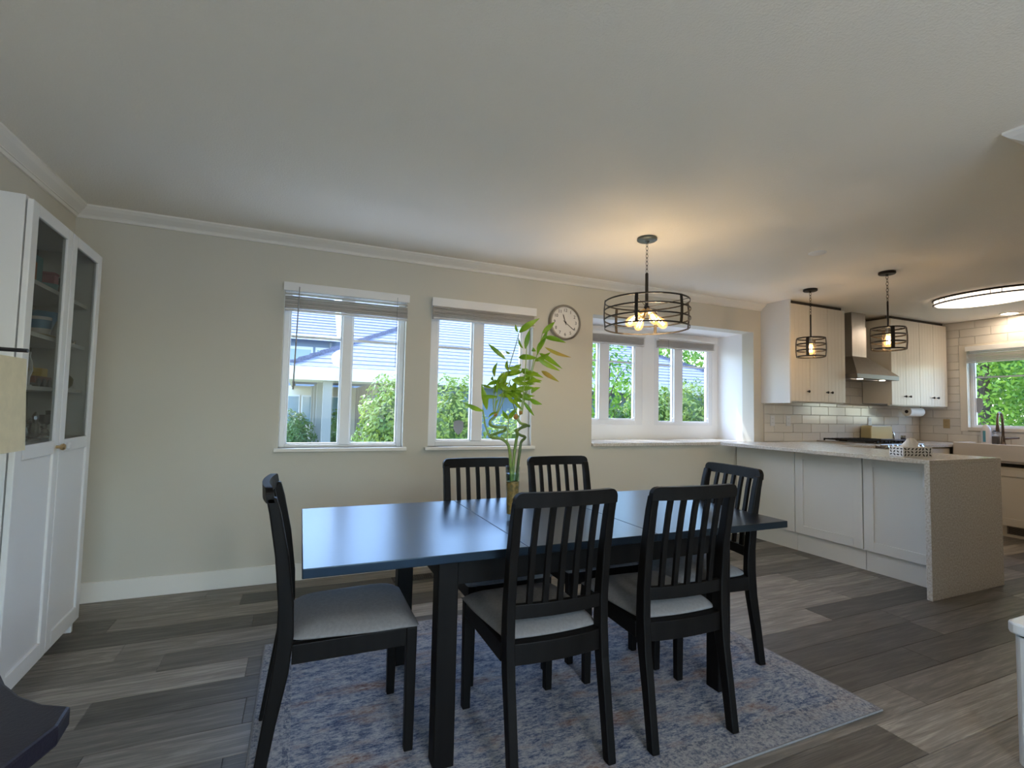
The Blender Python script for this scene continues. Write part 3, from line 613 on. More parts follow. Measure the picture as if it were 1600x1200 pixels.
def make_chair():
    e = empty('dining_chair', (0, 0, RZ))
    prof = [(-.278, 0), (-.250, .18), (-.222, .34), (-.212, .46), (-.214, .56), (-.232, .72), (-.258, .86), (-.272, .915)]
    def yb(z):
        for (y0, z0), (y1, z1) in zip(prof, prof[1:]):
            if z0 <= z <= z1: return y0+(y1-y0)*(z-z0)/(z1-z0)
        return prof[-1][0]-(z-prof[-1][1])*.25
    hd = [.019, .021, .025, .026, .024, .021, .018, .016]
    for s in (-1, 1):
        pts = [(s*.184, yy, z) for yy, z in prof]
        MB().rsweep(pts, (.0165, 0, 0), [(0, h, 0) for h in hd]).build('rear_leg', 'blackwood', e, bev=.005)
        MB().rsweep([(s*.188, .205, 0), (s*.188, .205, .432)], [(.016, 0, 0), (.019, 0, 0)], [(0, .016, 0), (0, .019, 0)]).build('front_leg', 'blackwood', e, bev=.004)
        # side rail
        MB().rsweep([(s*.192, -.19, .400), (s*.192, .187, .400)], (.010, 0, 0), (0, 0, .032)).build('seat_rail', 'blackwood', e, bev=.003)
    def bow(x, a): return -a*(1-(x/.2)**2)
    xs = [-.2005, -.1998, -.1975, -.194, -.189, -.182, -.172]+[-.160+i*.32/8 for i in range(9)]+[.172, .182, .189, .194, .1975, .1998, .2005]
    rc = .028
    # top rail with rounded upper corners
    rr = []
    for x in xs:
        t = max(0, abs(x)-(.2005-rc)); top = .948-(rc-math.sqrt(max(0, rc*rc-t*t)))
        bot = .898; ym = (yb(.92)+bow(x, .022))
        rr.append([(x, ym-.013, bot), (x, ym+.013, bot), (x, ym+.007, top), (x, ym-.016, top)])
    MB().rings(rr).build('top_rail', 'blackwood', e, bev=.002)
    MB().prism([(-.180, -.222), (-.09, -.232), (0, -.236), (.09, -.232), (.180, -.222), (.188, .20), (-.188, .20)], 'z', .404, .4345).build('seat_base', 'blackwood', e)
    xs2 = [-.1735+i*.347/10 for i in range(11)]
    MB().rsweep([(x, yb(.54)+bow(x, .02), .540) for x in xs2], (0, .010, 0), (0, 0, .024)).build('lower_rail', 'blackwood', e, bev=.003)
    MB().rsweep([(x, yb(.40)+bow(x, .018)+.004, .400) for x in xs2], (0, .011, 0), (0, 0, .036)).build('seat_rail', 'blackwood', e, bev=.003)
    MB().rsweep([(-.171, .207, .402), (.171, .207, .402)], (0, .011, 0), (0, 0, .030)).build('seat_rail', 'blackwood', e, bev=.003)
    for i in range(5):
        x = -.115+i*.0575
        zs = [.56+j*(.90-.56)/6 for j in range(7)]
        MB().rsweep([(x, yb(z)+bow(x, .02), z) for z in zs], (.0105, 0, 0), (0, .0075, 0)).build('back_slat', 'blackwood', e, bev=.002)
    # upholstered seat: domed cushion
    nx, ny = 12, 12; V = []; Fs = []
    def outline(u, v):
        y = -.196+.428*v; hw = .186+.030*min(1, v*1.6)
        x = (2*u-1)*hw
        if v < .08: x *= .94
        return x, y + (-.016*(1-(2*u-1)**2) if v < .02 else 0)
    for lay in (0, 1):
        for j in range(ny+1):
            for i in range(nx+1):
                u, v = i/nx, j/ny; x, y = outline(u, v)
                if lay:
                    ed = min(u, 1-u, v, 1-v); zz = .446+.032*min(1, (ed/.16))**.5+.006*math.sin(PI*u)*math.sin(PI*v)
                    zz -= .010*max(0, (v-.85)/.15)
                else: zz = .434
                V.append((x, y, zz))
    n1 = (nx+1)*(ny+1)
    idx = lambda l, i, j: l*n1+j*(nx+1)+i
    for j in range(ny):
        for i in range(nx):
            Fs.append((idx(1, i, j), idx(1, i+1, j), idx(1, i+1, j+1), idx(1, i, j+1))); Fs.append((idx(0, i, j), idx(0, i, j+1), idx(0, i+1, j+1), idx(0, i+1, j)))
    for i in range(nx): Fs.append((idx(0, i, 0), idx(0, i+1, 0), idx(1, i+1, 0), idx(1, i, 0))); Fs.append((idx(0, i, ny), idx(1, i, ny), idx(1, i+1, ny), idx(0, i+1, ny)))
    for j in range(ny): Fs.append((idx(0, 0, j), idx(1, 0, j), idx(1, 0, j+1), idx(0, 0, j+1))); Fs.append((idx(0, nx, j), idx(0, nx, j+1), idx(1, nx, j+1), idx(1, nx, j)))
    MB().add(V, Fs).build('seat_cushion', 'fabric', e, smooth='all', sub=1)
    return e
proto = make_chair()
CH = [(.195, 2.00, -90, 'black dining chair at the left end of the table, seen from the side'),
      (.856, 1.766, 0, 'black dining chair with its back to us, left of the two nearest'),
      (1.410, 1.738, -2.5, 'black dining chair with its back to us, right of the two nearest'),
      (.920, 2.322, 180, 'black dining chair across the table, behind the glass vase'),
      (1.432, 2.334, 180, 'black dining chair across the table, right of the glass vase'),
      (1.866, 1.990, 84.7, 'black dining chair at the right end, turned towards the table')]
for i, (x, y, a, lb) in enumerate(CH):
    o = proto if i == 0 else copy_tree(proto)
    o.location = (x, y, RZ); o.rotation_euler = (0, 0, math.radians(a)); tag(o, lb, 'chair', 'dining chairs around the table')

# ------------------------------------------------------------------ vase with lucky bamboo
VX, VY = .888, 2.038
va = empty('glass_vase', (VX, VY, TZ), 0, 'slim clear glass vase of brown gravel on the dining table', 'vase')
MB().lathe([(.001, 0), (.026, 0), (.027, .010), (.025, .016), (.026, .02), (.033, .232), (.031, .232), (.0235, .022), (.001, .020)], 28, cap=False).build('glass', 'vase_glass', va, smooth=True)
MB().lathe([(.001, .021), (.0232, .022), (.0285, .165), (.001, .168)], 20, cap=False).build('gravel', 'gravel', va, smooth=True)
MB().lathe([(.001, .169), (.0288, .169), (.0300, .200), (.001, .200)], 20, cap=False).build('water', 'water', va, smooth=True)
bp_ = empty('lucky_bamboo', (VX, VY, TZ), 0, 'lucky bamboo with curly stalks and green leaves in the glass vase', 'plant')
# picture-plane sketch of the plant (source units), turned into metres around the vase; each piece gets its own depth
SC = 2.22/765/3.75*1.045
def PT(u, v, d=0.0): return Vector(((u-283)*SC*1.03 + (1160-v)*SC*-.0 , d, (1160-v)*SC))
def smooth_path(p, n=4):
    out = []
    for i in range(len(p)-1):
        p0, p1, p2, p3 = p[max(i-1, 0)], p[i], p[i+1], p[min(i+2, len(p)-1)]
        for k in range(n):
            t = k/n; out.append(.5*((2*p1)+(p2-p0)*t+(2*p0-5*p1+4*p2-p3)*t*t+(3*p1-p0-3*p2+p3)*t*t*t))
    out.append(p[-1]); return out
def stalk(pts, r0, r1, m='bamboo', n=8, name='stalk'):
    p = smooth_path([PT(*q) for q in pts]); k = len(p)
    return MB().tube(p, [r0+(r1-r0)*i/(k-1) for i in range(k)], n).build(name, m, bp_, smooth=True)
stalk([(276, 1020, -.004), (268, 900, -.008), (262, 850, -.01), (257, 800, -.012), (243, 748, -.012), (210, 720, 0), (168, 716, .018), (162, 704, .03), (196, 690, .018), (228, 674, -.005), (220, 656, -.02), (182, 656, -.01), (152, 645, .01), (156, 622, .02), (180, 598, .012)], .0072, .0062)
stalk([(285, 1020, .004), (288, 880, .006), (292, 800, .004), (300, 725, 0), (302, 690, -.01), (288, 672, -.015), (322, 664, .012), (372, 648, .02), (352, 640, .005), (316, 632, -.012), (300, 610, -.01), (305, 590, -.008)], .0072, .0060)
stalk([(300, 1020, .0), (310, 870, -.004), (318, 795, -.006), (326, 740, -.004), (360, 714, .012), (336, 702, .02), (306, 684, .01), (330, 655, -.004), (345, 645, -.01), (372, 648, -.012)], .0070, .0056, 'bamboo_dark')
stalk([(152, 712, .02), (128, 650, .02), (118, 600, .02), (110, 560, .018)], .0042, .003, 'stem', 6, 'shoot')
stalk([(240, 745, -.012), (240, 700, -.012), (246, 615, -.012), (238, 590, -.012)], .003, .0022, 'stem', 6, 'shoot')
for p in ([(176, 596, .012), (165, 520, .01), (166, 440, .0), (160, 395, 0)], [(180, 596, .012), (185, 500, .02), (200, 420, .02), (212, 350, .015)], [(184, 596, .012), (205, 480, -.01), (232, 360, -.015), (250, 280, -.02), (272, 205, -.02), (292, 130, -.02)],
          [(186, 594, .012), (215, 520, .0), (240, 440, 0), (262, 390, .01)], [(312, 588, -.008), (322, 500, -.02), (330, 400, -.02), (336, 300, -.02), (340, 205, -.018)], [(322, 582, -.008), (345, 500, 0), (372, 400, 0), (400, 290, 0), (418, 230, 0), (448, 110, .0)],
          [(326, 582, -.008), (355, 480, .02), (378, 390, .03), (400, 320, .03), (415, 250, .03)], [(300, 590, -.008), (285, 520, .02), (275, 450, .03), (268, 405, .03)]):
    stalk(p, .0030, .0018, 'stem', 6, 'stem')
for (u, v, d, r_) in ((180, 590, .012, .008), (290, 600, -.008, .012), (318, 575, -.008, .009)):
    o = MB().lathe([(.001, -r_), (r_*.7, -r_*.6), (r_, 0), (r_*.7, r_*.9), (.001, r_*1.3)], 9).build('root_tuft', 'roots', bp_); o.location = PT(u, v, d)
LV = [(300, 122, 410, 30, 30, 0), (285, 125, 268, 84, 14, 0), (332, 215, 345, 112, 22, 0), (332, 210, 303, 152, 18, 0), (232, 277, 138, 197, 20, 0), (172, 378, 206, 292, 22, 0), (228, 345, 236, 284, 20, 0), (250, 245, 242, 222, 12, 0),
      (292, 265, 425, 250, 26, 0), (400, 262, 505, 318, 24, 0), (415, 235, 572, 292, 24, 0), (430, 335, 552, 376, 22, 1), (452, 135, 572, 150, 24, 0), (455, 195, 585, 235, 20, 1), (405, 245, 432, 150, 28, 0), (425, 215, 458, 100, 20, 0), (445, 115, 498, 48, 24, 0), (400, 222, 355, 215, 18, 0), (392, 280, 478, 222, 24, 0),
      (335, 345, 243, 362, 28, 0), (330, 345, 442, 362, 24, 0), (330, 365, 446, 388, 26, 0), (305, 325, 248, 352, 24, 0), (262, 395, 352, 366, 26, 0), (270, 408, 284, 462, 22, 0), (214, 350, 165, 450, 26, 0), (222, 360, 188, 445, 26, 0), (240, 385, 250, 465, 24, 0), (232, 330, 300, 322, 20, 0),
      (262, 470, 325, 486, 24, 0), (228, 485, 266, 522, 18, 0), (268, 500, 292, 548, 20, 0), (328, 412, 402, 404, 20, 0), (338, 458, 392, 462, 16, 0), (352, 508, 397, 578, 16, 0), (113, 562, 96, 430, 26, 0), (110, 570, 22, 525, 22, 0), (118, 525, 152, 480, 18, 0), (120, 545, 148, 500, 16, 0), (128, 602, 156, 572, 14, 0),
      (236, 612, 220, 562, 18, 0), (252, 612, 312, 545, 20, 0), (158, 440, 112, 420, 12, 0), (162, 400, 142, 378, 16, 0), (250, 390, 330, 410, 24, 0), (200, 420, 240, 380, 24, 0), (300, 480, 250, 470, 22, 0), (280, 455, 330, 440, 20, 0), (350, 400, 290, 405, 22, 0), (180, 420, 215, 360, 24, 0), (165, 470, 205, 400, 20, 0), (345, 360, 395, 345, 20, 0), (190, 560, 222, 500, 14, 0), (300, 330, 345, 322, 22, 0), (262, 520, 300, 500, 18, 0)]
for k in range(26):
    u_ = R.uniform(170, 400); v_ = R.uniform(300, 500); a_ = R.uniform(-.9, .9)+(PI if R.random() < .45 else 0); L_ = R.uniform(55, 95)
    LV.append((u_, v_, u_+L_*math.cos(a_), v_+L_*.55*math.sin(a_)-8, R.uniform(18, 25), 0))
for k, (u0, v0, u1, v1, wd, yl) in enumerate(LV):
    d0 = R.uniform(-.03, .03); d1 = d0+R.uniform(-.05, .05)
    a, b = PT(u0, v0, d0), PT(u0+(u1-u0)*1.12, v0+(v1-v0)*1.12, d1); ax = b-a; L = ax.length
    side = ax.cross(Vector((R.uniform(-.5, .5), 1, R.uniform(-.6, .6)))).normalized(); nrm = side.cross(ax).normalized()
    hw = wd*SC*.62; prof = [(0, .08), (.12, .55), (.3, .95), (.5, 1.0), (.7, .75), (.88, .35), (1, .02)]
    V = []; Fs = []
    for t, q in prof:
        c = a+ax*t+nrm*(L*.10*math.sin(PI*t)) - Vector((0, 0, L*.06*t*t))
        V += [c-side*hw*q+nrm*hw*.28*q, c, c+side*hw*q+nrm*hw*.28*q]
    for i in range(len(prof)-1):
        for q in (0, 1): Fs.append((i*3+q, i*3+q+1, i*3+q+4, i*3+q+3))
    MB().add(V, Fs).build('leaf', 'leaf_yellow' if yl else 'leaf', bp_, smooth='all')

# ------------------------------------------------------------------ wall clock
ck = empty('wall_clock', (2.132, D, 2.02), 0, 'round silver-rimmed wall clock beside the bay window', 'clock')
def facing(o): o.rotation_euler = (PI/2, 0, 0); return o
CR = .158
facing(MB().lathe([(CR-.008, .0), (CR, .008), (CR, .038), (CR-.006, .046), (CR-.016, .047), (CR-.020, .036), (CR-.020, .002)], 48, cap=False).build('rim', 'clock_rim', ck, smooth=True))
facing(MB().lathe([(.001, .0), (CR-.019, .0), (CR-.019, .032), (.001, .032)], 48, cap=False).build('dial', 'clock_face', ck))
dg_texts = []
for h in range(1, 13):
    cu = bpy.data.curves.new('t', 'FONT'); cu.body = str(h); cu.size = .040; cu.align_x = 'CENTER'; cu.align_y = 'CENTER'; cu.extrude = .0006
    to = bpy.data.objects.new('t', cu); C.objects.link(to); dg_texts.append((h, to))
bpy.context.view_layer.update(); dg = bpy.context.evaluated_depsgraph_get()
for h, to in dg_texts:
    me = bpy.data.meshes.new_from_object(to.evaluated_get(dg)); me.materials.clear(); me.materials.append(MATS['ink'])
    a = PI/2-h*PI/6; o = bpy.data.objects.new('numeral', me); C.objects.link(o); o.parent = ck
    o.location = (.108*math.cos(a), -.0328, .108*math.sin(a)); o.rotation_euler = (PI/2, 0, 0); bpy.data.objects.remove(to)
tk = MB()
for i in range(60):
    a = i*PI/30; r0 = .129; r1 = .134; c, s = math.cos(a), math.sin(a); q = .0009 if i % 5 else .0018
    tk.rsweep([(c*r0, s*r0, .0322), (c*r1, s*r1, .0322)], (-s*q, c*q, 0), (0, 0, .0004))
facing(tk.build('minute_track', 'ink', ck))
def hand(name, ang, L, wd, z):
    a = math.radians(90-ang); c, s = math.cos(a), math.sin(a)
    facing(MB().rsweep([(-c*.025, -s*.025, z), (c*L*.8, s*L*.8, z), (c*L, s*L, z)], [(-s*wd*.7, c*wd*.7, 0), (-s*wd, c*wd, 0), (-s*.001, c*.001, 0)], (0, 0, .0005)).build(name, 'ink', ck))
hand('hour_hand', 341, .078, .0042, .0345); hand('minute_hand', 126, .112, .0032, .0358)
facing(MB().lathe([(.008, .0365), (.008, .039), (.001, .040)], 14).build('centre_cap', 'ink', ck))

# ================================================================== LAMPS
def chain(z0, z1, e, r=.0075, wire=.0017):
    n = max(3, int((z0-z1)/.024)); g = MB(); st = (z0-z1)/n
    for i in range(n):
        zc = z0-(i+.5)*st; hl = st*.5+.003; pts = []
        for j in range(12):
            a = 2*PI*j/12; x = r*math.cos(a); zz = zc+hl*math.sin(a); pts.append((x, 0, zz) if i % 2 else (0, x, zz))
        g.tube(pts, wire, 5, close=True)
    return g.build('chain', 'bronze', e, smooth=True)
def ring(e, r, z, h=.010, t=.004, n=48):
    return MB().lathe([(r-t/2, z-h/2), (r+t/2, z-h/2), (r+t/2, z+h/2), (r-t/2, z+h/2), (r-t/2, z-h/2)], n, cap=False).build('ring', 'bronze', e, smooth=True)
BULB = [(.012, 0), (.013, .012), (.017, .03), (.028, .062), (.032, .085), (.029, .105), (.018, .120), (.004, .126)]
def bulb(e, fil):
    b = MB().lathe(BULB, 16).build('bulb', 'bulb_glass', e, smooth='all'); pts = []
    for i in range(9):
        a = 2*PI*(i//2)/4.5; r = .011; pts.append((r*math.cos(a), r*math.sin(a), .035 if (i % 4 in (0, 3)) else .098))
    MB().tube(pts, .0013, 5).build('filament', fil, b)
    return b
def strap(e, r, a, zs, wob, wd=.011):
    c, s = math.cos(a), math.sin(a); pts = []; A = []; B = []
    for i, z in enumerate(zs):
        rr = r+(wob if i in (1, 2) else 0); pts.append((c*rr, s*rr, z)); A.append((-s*wd, c*wd, 0)); B.append((c*.0022, s*.0022, 0))
    return MB().rsweep(pts, A, B).build('strap', 'bronze', e)
# dining chandelier
px, py = 2.157, 2.705
ch_ = empty('drum_chandelier', (px, py, HC), 0, 'large dark open drum chandelier hanging over the dining area', 'chandelier')
H0 = HC
MB().lathe([(.066, 0), (.068, -.004), (.068, -.016), (.062, -.021), (.02, -.023), (.012, -.034), (.004, -.036)], 32).build('canopy', 'canopy_metal', ch_, smooth=True)
chain(-.034, 2.195-H0, ch_)
MB().lathe([(.005, 2.197-H0), (.011, 2.19-H0), (.011, 1.965-H0), (.018, 1.962-H0), (.020, 1.94-H0), (.010, 1.93-H0)], 16).build('stem', 'bronze', ch_, smooth=True)
zr = [1.992-H0, 1.932-H0, 1.870-H0, 1.812-H0]; CRR = .283
for i, z in enumerate(zr): ring(ch_, CRR+(.004 if i in (1, 2) else 0), z)
for k in range(6): strap(ch_, CRR+.005, math.radians(39+60*k), [zr[0]+.004, zr[1], zr[2], zr[3]-.004], .006)
for k in range(4):
    a = math.radians(35+90*k); MB().tube([(0, 0, 1.955-H0), (math.cos(a)*CRR, math.sin(a)*CRR, zr[0])], .0022, 6).build('spoke', 'bronze', ch_)
for k in range(4):
    a = math.radians(-12+90*k); c, s = math.cos(a), math.sin(a); dv = Vector((c*.75, s*.75, -.66)).normalized()
    st = Vector((0, 0, 1.952-H0))+dv*.015
    MB().tube([st, st+dv*.03, st+dv*.06], [.010, .017, .018], 14).build('socket', 'brass', ch_, smooth=True)
    b_ = bulb(ch_, 'filament'); b_.location = st+dv*.055; b_.rotation_euler = dv.to_track_quat('Z', 'Y').to_euler()
# two kitchen pendants
def pendant(x, y, label, ph):
    e = empty('drum_pendant', (x, y, HC), 0, label, 'pendant lamp', 'small drum pendants over the peninsula')
    MB().lathe([(.060, 0), (.061, -.016), (.056, -.021), (.012, -.023), (.006, -.034)], 28).build('canopy', 'bronze', e, smooth=True)
    chain(-.032, 2.195-HC, e, .0085, .0019)
    MB().lathe([(.004, 2.197-HC), (.007, 2.19-HC), (.007, 1.985-HC), (.004, 1.98-HC)], 12).build('stem', 'bronze', e, smooth=True)
    zz = [1.968-HC, 1.911-HC, 1.853-HC, 1.795-HC]
    for i, z in enumerate(zz): ring(e, .116+(.003 if i in (1, 2) else 0), z, .012, .004, 40)
    for k in range(4): strap(e, .120, ph+k*PI/2, [zz[0]+.004, zz[1], zz[2], zz[3]-.004], .006, .013)
    for k in range(3):
        a = ph+.7+k*2*PI/3; MB().tube([(0, 0, 1.978-HC), (.116*math.cos(a), .116*math.sin(a), zz[0])], .0022, 6).build('spoke', 'bronze', e)
    MB().lathe([(.010, 1.985-HC), (.019, 1.975-HC), (.019, 1.93-HC), (.015, 1.928-HC)], 16).build('socket', 'nickel', e, smooth=True)
    b_ = bulb(e, 'filament_small'); b_.location = (0, 0, 1.938-HC); b_.rotation_euler = (PI, 0, 0)
pendant(4.415, 3.124, 'small dark drum pendant nearest the window wall, over the peninsula', .4)
pendant(4.423, 2.462, 'small dark drum pendant nearer to us, over the peninsula', .75)
# oval flush light
ov = empty('oval_ceiling_light', (6.0, 2.46, HC), 0, 'large oval flush ceiling light with two bronze bands in the kitchen', 'ceiling light')
MB().lathe([(.50, 0), (.505, -.006), (.505, -.016), (.495, -.018), (.495, 0)], 56, cap=False, sx=.52, sy=.88).build('upper_band', 'bronze', ov, smooth=True)
MB().lathe([(.492, -.046), (.500, -.046), (.500, -.058), (.490, -.060), (.488, -.046)], 56, cap=False, sx=.52, sy=.88).build('lower_band', 'bronze', ov, smooth=True)
MB().lathe([(.485, -.001), (.487, -.045), (.47, -.064), (.38, -.080), (.2, -.090), (.001, -.093)], 56, sx=.52, sy=.88).build('diffuser', 'diffuser', ov, smooth=True)
for k in range(12):
    a = k//2*PI/3+(.09 if k % 2 else -.09)+.35; MB().tube([(.502*.52*math.cos(a), .502*.88*math.sin(a), -.012), (.498*.52*math.cos(a), .498*.88*math.sin(a), -.052)], .003, 6).build('strut', 'bronze', ov)
for dlx, dly, dlab in ((7.30, 2.82, 'lit recessed downlight above the sink window'), (7.0, 1.7, 'added fill downlight outside the picture above the right kitchen worktop'), (5.6, 1.3, 'added fill downlight outside the picture near the peninsula end'), (5.2, .2, 'added fill downlight outside the picture at the kitchen entrance')):  # first one is visible, the other three are added to brighten the kitchen
  dl = empty('recessed_downlight', (dlx, dly, HC), 0, dlab, 'downlight', 'recessed kitchen downlights')
  MB().lathe([(.085, 0), (.088, -.004), (.07, -.008), (.068, -.002)], 28, cap=False).build('trim_ring', 'cream_cab', dl, smooth=True); MB().lathe([(.069, -.003), (.05, -.008), (.001, -.009)], 28).build('lens', 'lens', dl, smooth=True)
sdt = empty('ceiling_plate', (3.465, 2.394, HC), 0, 'flat white round cover plate on the ceiling', 'ceiling plate')
MB().lathe([(.055, 0), (.055, -.005), (.045, -.010), (.001, -.011)], 28).build('cover', 'white_paint', sdt, smooth=True); MB().lathe([(.058, 0), (.060, -.003), (.056, -.004)], 28, cap=False).build('flange', 'white_paint', sdt)
lvg = empty('fill_globe', (.6, -1.15, HC), 0, 'added white globe lamp behind the viewpoint, brightens the room', 'pendant lamp')  # unseen lamp, added to brighten walls and ceiling
MB().lathe([(.06, 0), (.06, -.02), (.01, -.025)], 24).build('canopy', 'bronze', lvg, smooth=True); MB().tube([(0, 0, -.02), (0, 0, -.24)], .006, 8).build('stem', 'bronze', lvg)
MB().lathe([(.03, -.235), (.10, -.27), (.145, -.34), (.15, -.38), (.135, -.45), (.09, -.505), (.001, -.53)], 32).build('globe', 'fill_lens', lvg, smooth=True)

# ================================================================== PENINSULA
PX, PXe, PY, PF = 3.968, 4.895, 1.968, 4.215
wt = empty('peninsula_worktop', (PX, PY, 0), 0, 'pale speckled quartz peninsula worktop with waterfall end', 'worktop')
bx('worktop', 'quartz', (0, PXe-PX, 0, D-.0365-PY, .917, CT), wt, bev=.0025)
bx('waterfall_panel', 'quartz', (0, PXe-PX, 0, .034, 0, .9165), wt, bev=.002)
def shaker(e, w, h, m, t=.02, s=.075, knob=None):
    """door in local xz plane, face at y=0 looking to -y"""
    d = MB().box(0, s, 0, t, 0, h).box(w-s, w, 0, t, 0, h).box(s, w-s, 0, t, 0, s).box(s, w-s, 0, t, h-s, h).build('door', m, e, bev=.002)
    bx('inset_panel', m, (s, w-s, .010, .016, s, h-s), d); return d
units = [(3.799, 3.156, False, 'flat grey-white end cabinet of the peninsula beside the window wall'), (3.154, 2.560, True, 'grey-white peninsula cabinet with shaker panel, middle of three'), (2.557, 2.003, True, 'grey-white peninsula cabinet with shaker panel next to the waterfall end')]
for a, b, shk, lb in units:
    e = empty('base_cabinet', (PF, a, 0), -PI/2, lb, 'cabinet', 'peninsula base cabinets'); wd = a-b
    bx('carcass', 'panel_grey', (0.001, wd-.001, .021, .60, .16, .916), e)
    bx('toe_kick', 'panel_grey', (0.001, wd-.001, .035, .05, 0, .16), e)
    if shk:
        d = shaker(e, wd-.006, .745, 'panel_grey'); d.location = (.003, 0, .166)
    else: bx('flat_panel', 'panel_grey', (.001, wd-.003, 0, .02, .166, .911), e, bev=.002)
fp = bx('filler_strip', 'panel_grey', (PF+.003, PF+.02, 3.80, D-.0145, 0, .916)); tag(fp, 'narrow filler strip between peninsula cabinets and window wall', 'filler')
ot = empty('wall_outlet', (PF, 2.10, .785), -PI/2, 'white power outlet on the peninsula cabinet by the waterfall end', 'outlet', 'power outlets')
def outlet_parts(e, m='white_vinyl'):
    bx('cover_plate', m, (-.035, .035, -.005, 0, -.057, .057), e, bev=.002)
    for zz in (-.022, .022):
        s_ = bx('socket', m, (-.017, .017, -.0065, -.005, zz-.014, zz+.014), e, bev=.001); bx('slot', 'ink', (-.008, -.006, -.0068, -.0064, zz-.004, zz+.006), s_); bx('slot', 'ink', (.006, .008, -.0068, -.0064, zz-.004, zz+.006), s_)
outlet_parts(ot)
# tissue box
tbx = empty('tissue_box', (4.225, 2.215, CT), math.radians(-18), 'black and white leaf-print tissue box on the peninsula worktop', 'tissue box')
bx('carton', 'tissue', (-.118, .118, -.06, .06, 0, .072), tbx, bev=.002)
lp = MB(); rr_ = random.Random(5)
def leafpr(cx, cz, a, L, face):
    c_, s_ = math.cos(a), math.sin(a); pts_ = []
    for t_, q_ in ((-.5, 0), (-.2, .19), (.15, .2), (.5, 0), (.15, -.2), (-.2, -.19)):
        u_ = cx+L*(t_*c_-q_*s_); v_ = cz+L*(t_*s_+q_*c_); pts_.append((u_, min(max(v_, .002), .070)))
    if face == 'f': lp.add([(u_, -.0605, v_) for u_, v_ in pts_], [tuple(range(6))])
    elif face == 'l': lp.add([(-.1185, u_, v_) for u_, v_ in pts_], [tuple(range(6))])
    else: lp.add([(u_, v_-.036, .0725) for u_, v_ in pts_], [tuple(range(6))])
for i in range(8):
    for j in range(3): leafpr(-.102+i*.029+rr_.uniform(-.004, .004), .014+j*.022, rr_.choice((.6, 2.5, 1.2))+rr_.uniform(-.2, .2), .026, 'f')
for i in range(4):
    for j in range(3): leafpr(-.045+i*.03, .014+j*.022, rr_.uniform(0, 3), .026, 'l')
for i in range(8):
    for j in range(2): leafpr(-.102+i*.029, -.016+j*.105, rr_.uniform(0, 3), .026, 't')
lp.build('leaf_print', 'ink', tbx)
V = []; Fs = []; N_ = 14
for j, (rad, zz) in enumerate(((.055, .0725), (.045, .095), (.034, .115), (.022, .128), (.003, .133))):
    for i in range(N_):
        a = 2*PI*i/N_; q = rad*(1+.22*math.sin(3*a+j)+.12*math.sin(5*a+2*j)); V.append((q*math.cos(a)*1.15, q*math.sin(a)*.6, zz+.006*math.sin(4*a+j)*(j > 0)))
for j in range(4):
    for i in range(N_): Fs.append((j*N_+i, j*N_+(i+1) % N_, (j+1)*N_+(i+1) % N_, (j+1)*N_+i))
MB().add(V, Fs).build('tissue', 'tissue', tbx, smooth='all')

# ================================================================== KITCHEN: wall cabinets
CY, CB, CTOP = 3.483, 1.384, 2.405
def wall_cab(x0, x1, doors, label, knobs, end=False):
    e = empty('wall_cabinet', (x0, CY, CB), 0, label, 'cabinet', 'kitchen wall cabinets'); wd = x1-x0
    bx('carcass', 'cream_cab', (.001+(.022 if end else 0), wd-.001, .021, D-.013-CY, .02, CTOP-CB), e)
    bx('shadow_gap_strip', 'dark_gap', (.001+(.022 if end else 0), wd-.001, .04, .06, CTOP-CB, HC-CB-.0005), e)  # dark strip stands in for the shade between cabinet top and ceiling
    if end: bx('end_panel', 'cab_white', (0, .022, -.001, D-.0005-CY, -.02, HC-CB-.0005), e)
    bx('light_rail', 'cream_cab', (.024 if end else .001, wd-.001, .03, .05, -.008, .02), e)
    for (a, b), kx in zip(doors, knobs):
        a -= x0; b -= x0; h = CTOP-CB-.004; g = MB()
        n = max(3, round((b-a)/.055)); pw = (b-a-.003)/n
        g.box(a+.0015, b-.0015, .006, .02, .003, h)
        d = g.build('door', 'cream_cab', e)
        for i in range(n): bx('bead_board', 'cream_cab', (a+.0015+i*pw+.0005, a+.0015+(i+1)*pw-.0005, .003, .008, .003, h), d, bev=.0006, seg=1)
        k = MB().lathe([(.006, 0), (.006, .012), (.013, .018), (.014, .024), (.009, .029), (.001, .030)], 14).build('knob', 'bronze', d, smooth=True); k.rotation_euler = (PI/2, 0, 0); k.location = (kx-x0, 0, 1.49-CB)
    return e
wall_cab(4.597, 4.905, [(4.620, 4.905)], 'cream single-door wall cabinet beside the window bay', [4.862], True)
wall_cab(4.907, 5.482, [(4.907, 5.195), (5.195, 5.482)], 'cream double-door wall cabinet left of the range hood', [5.160, 5.230])
wall_cab(6.310, 6.872, [(6.310, 6.591), (6.591, 6.872)], 'cream double-door wall cabinet right of the range hood', [6.545, 6.637])
wall_cab(6.874, 7.455, [(6.874, 7.165), (7.165, 7.455)], 'cream double-door wall cabinet in the corner by the sink window', [7.118, 7.212])
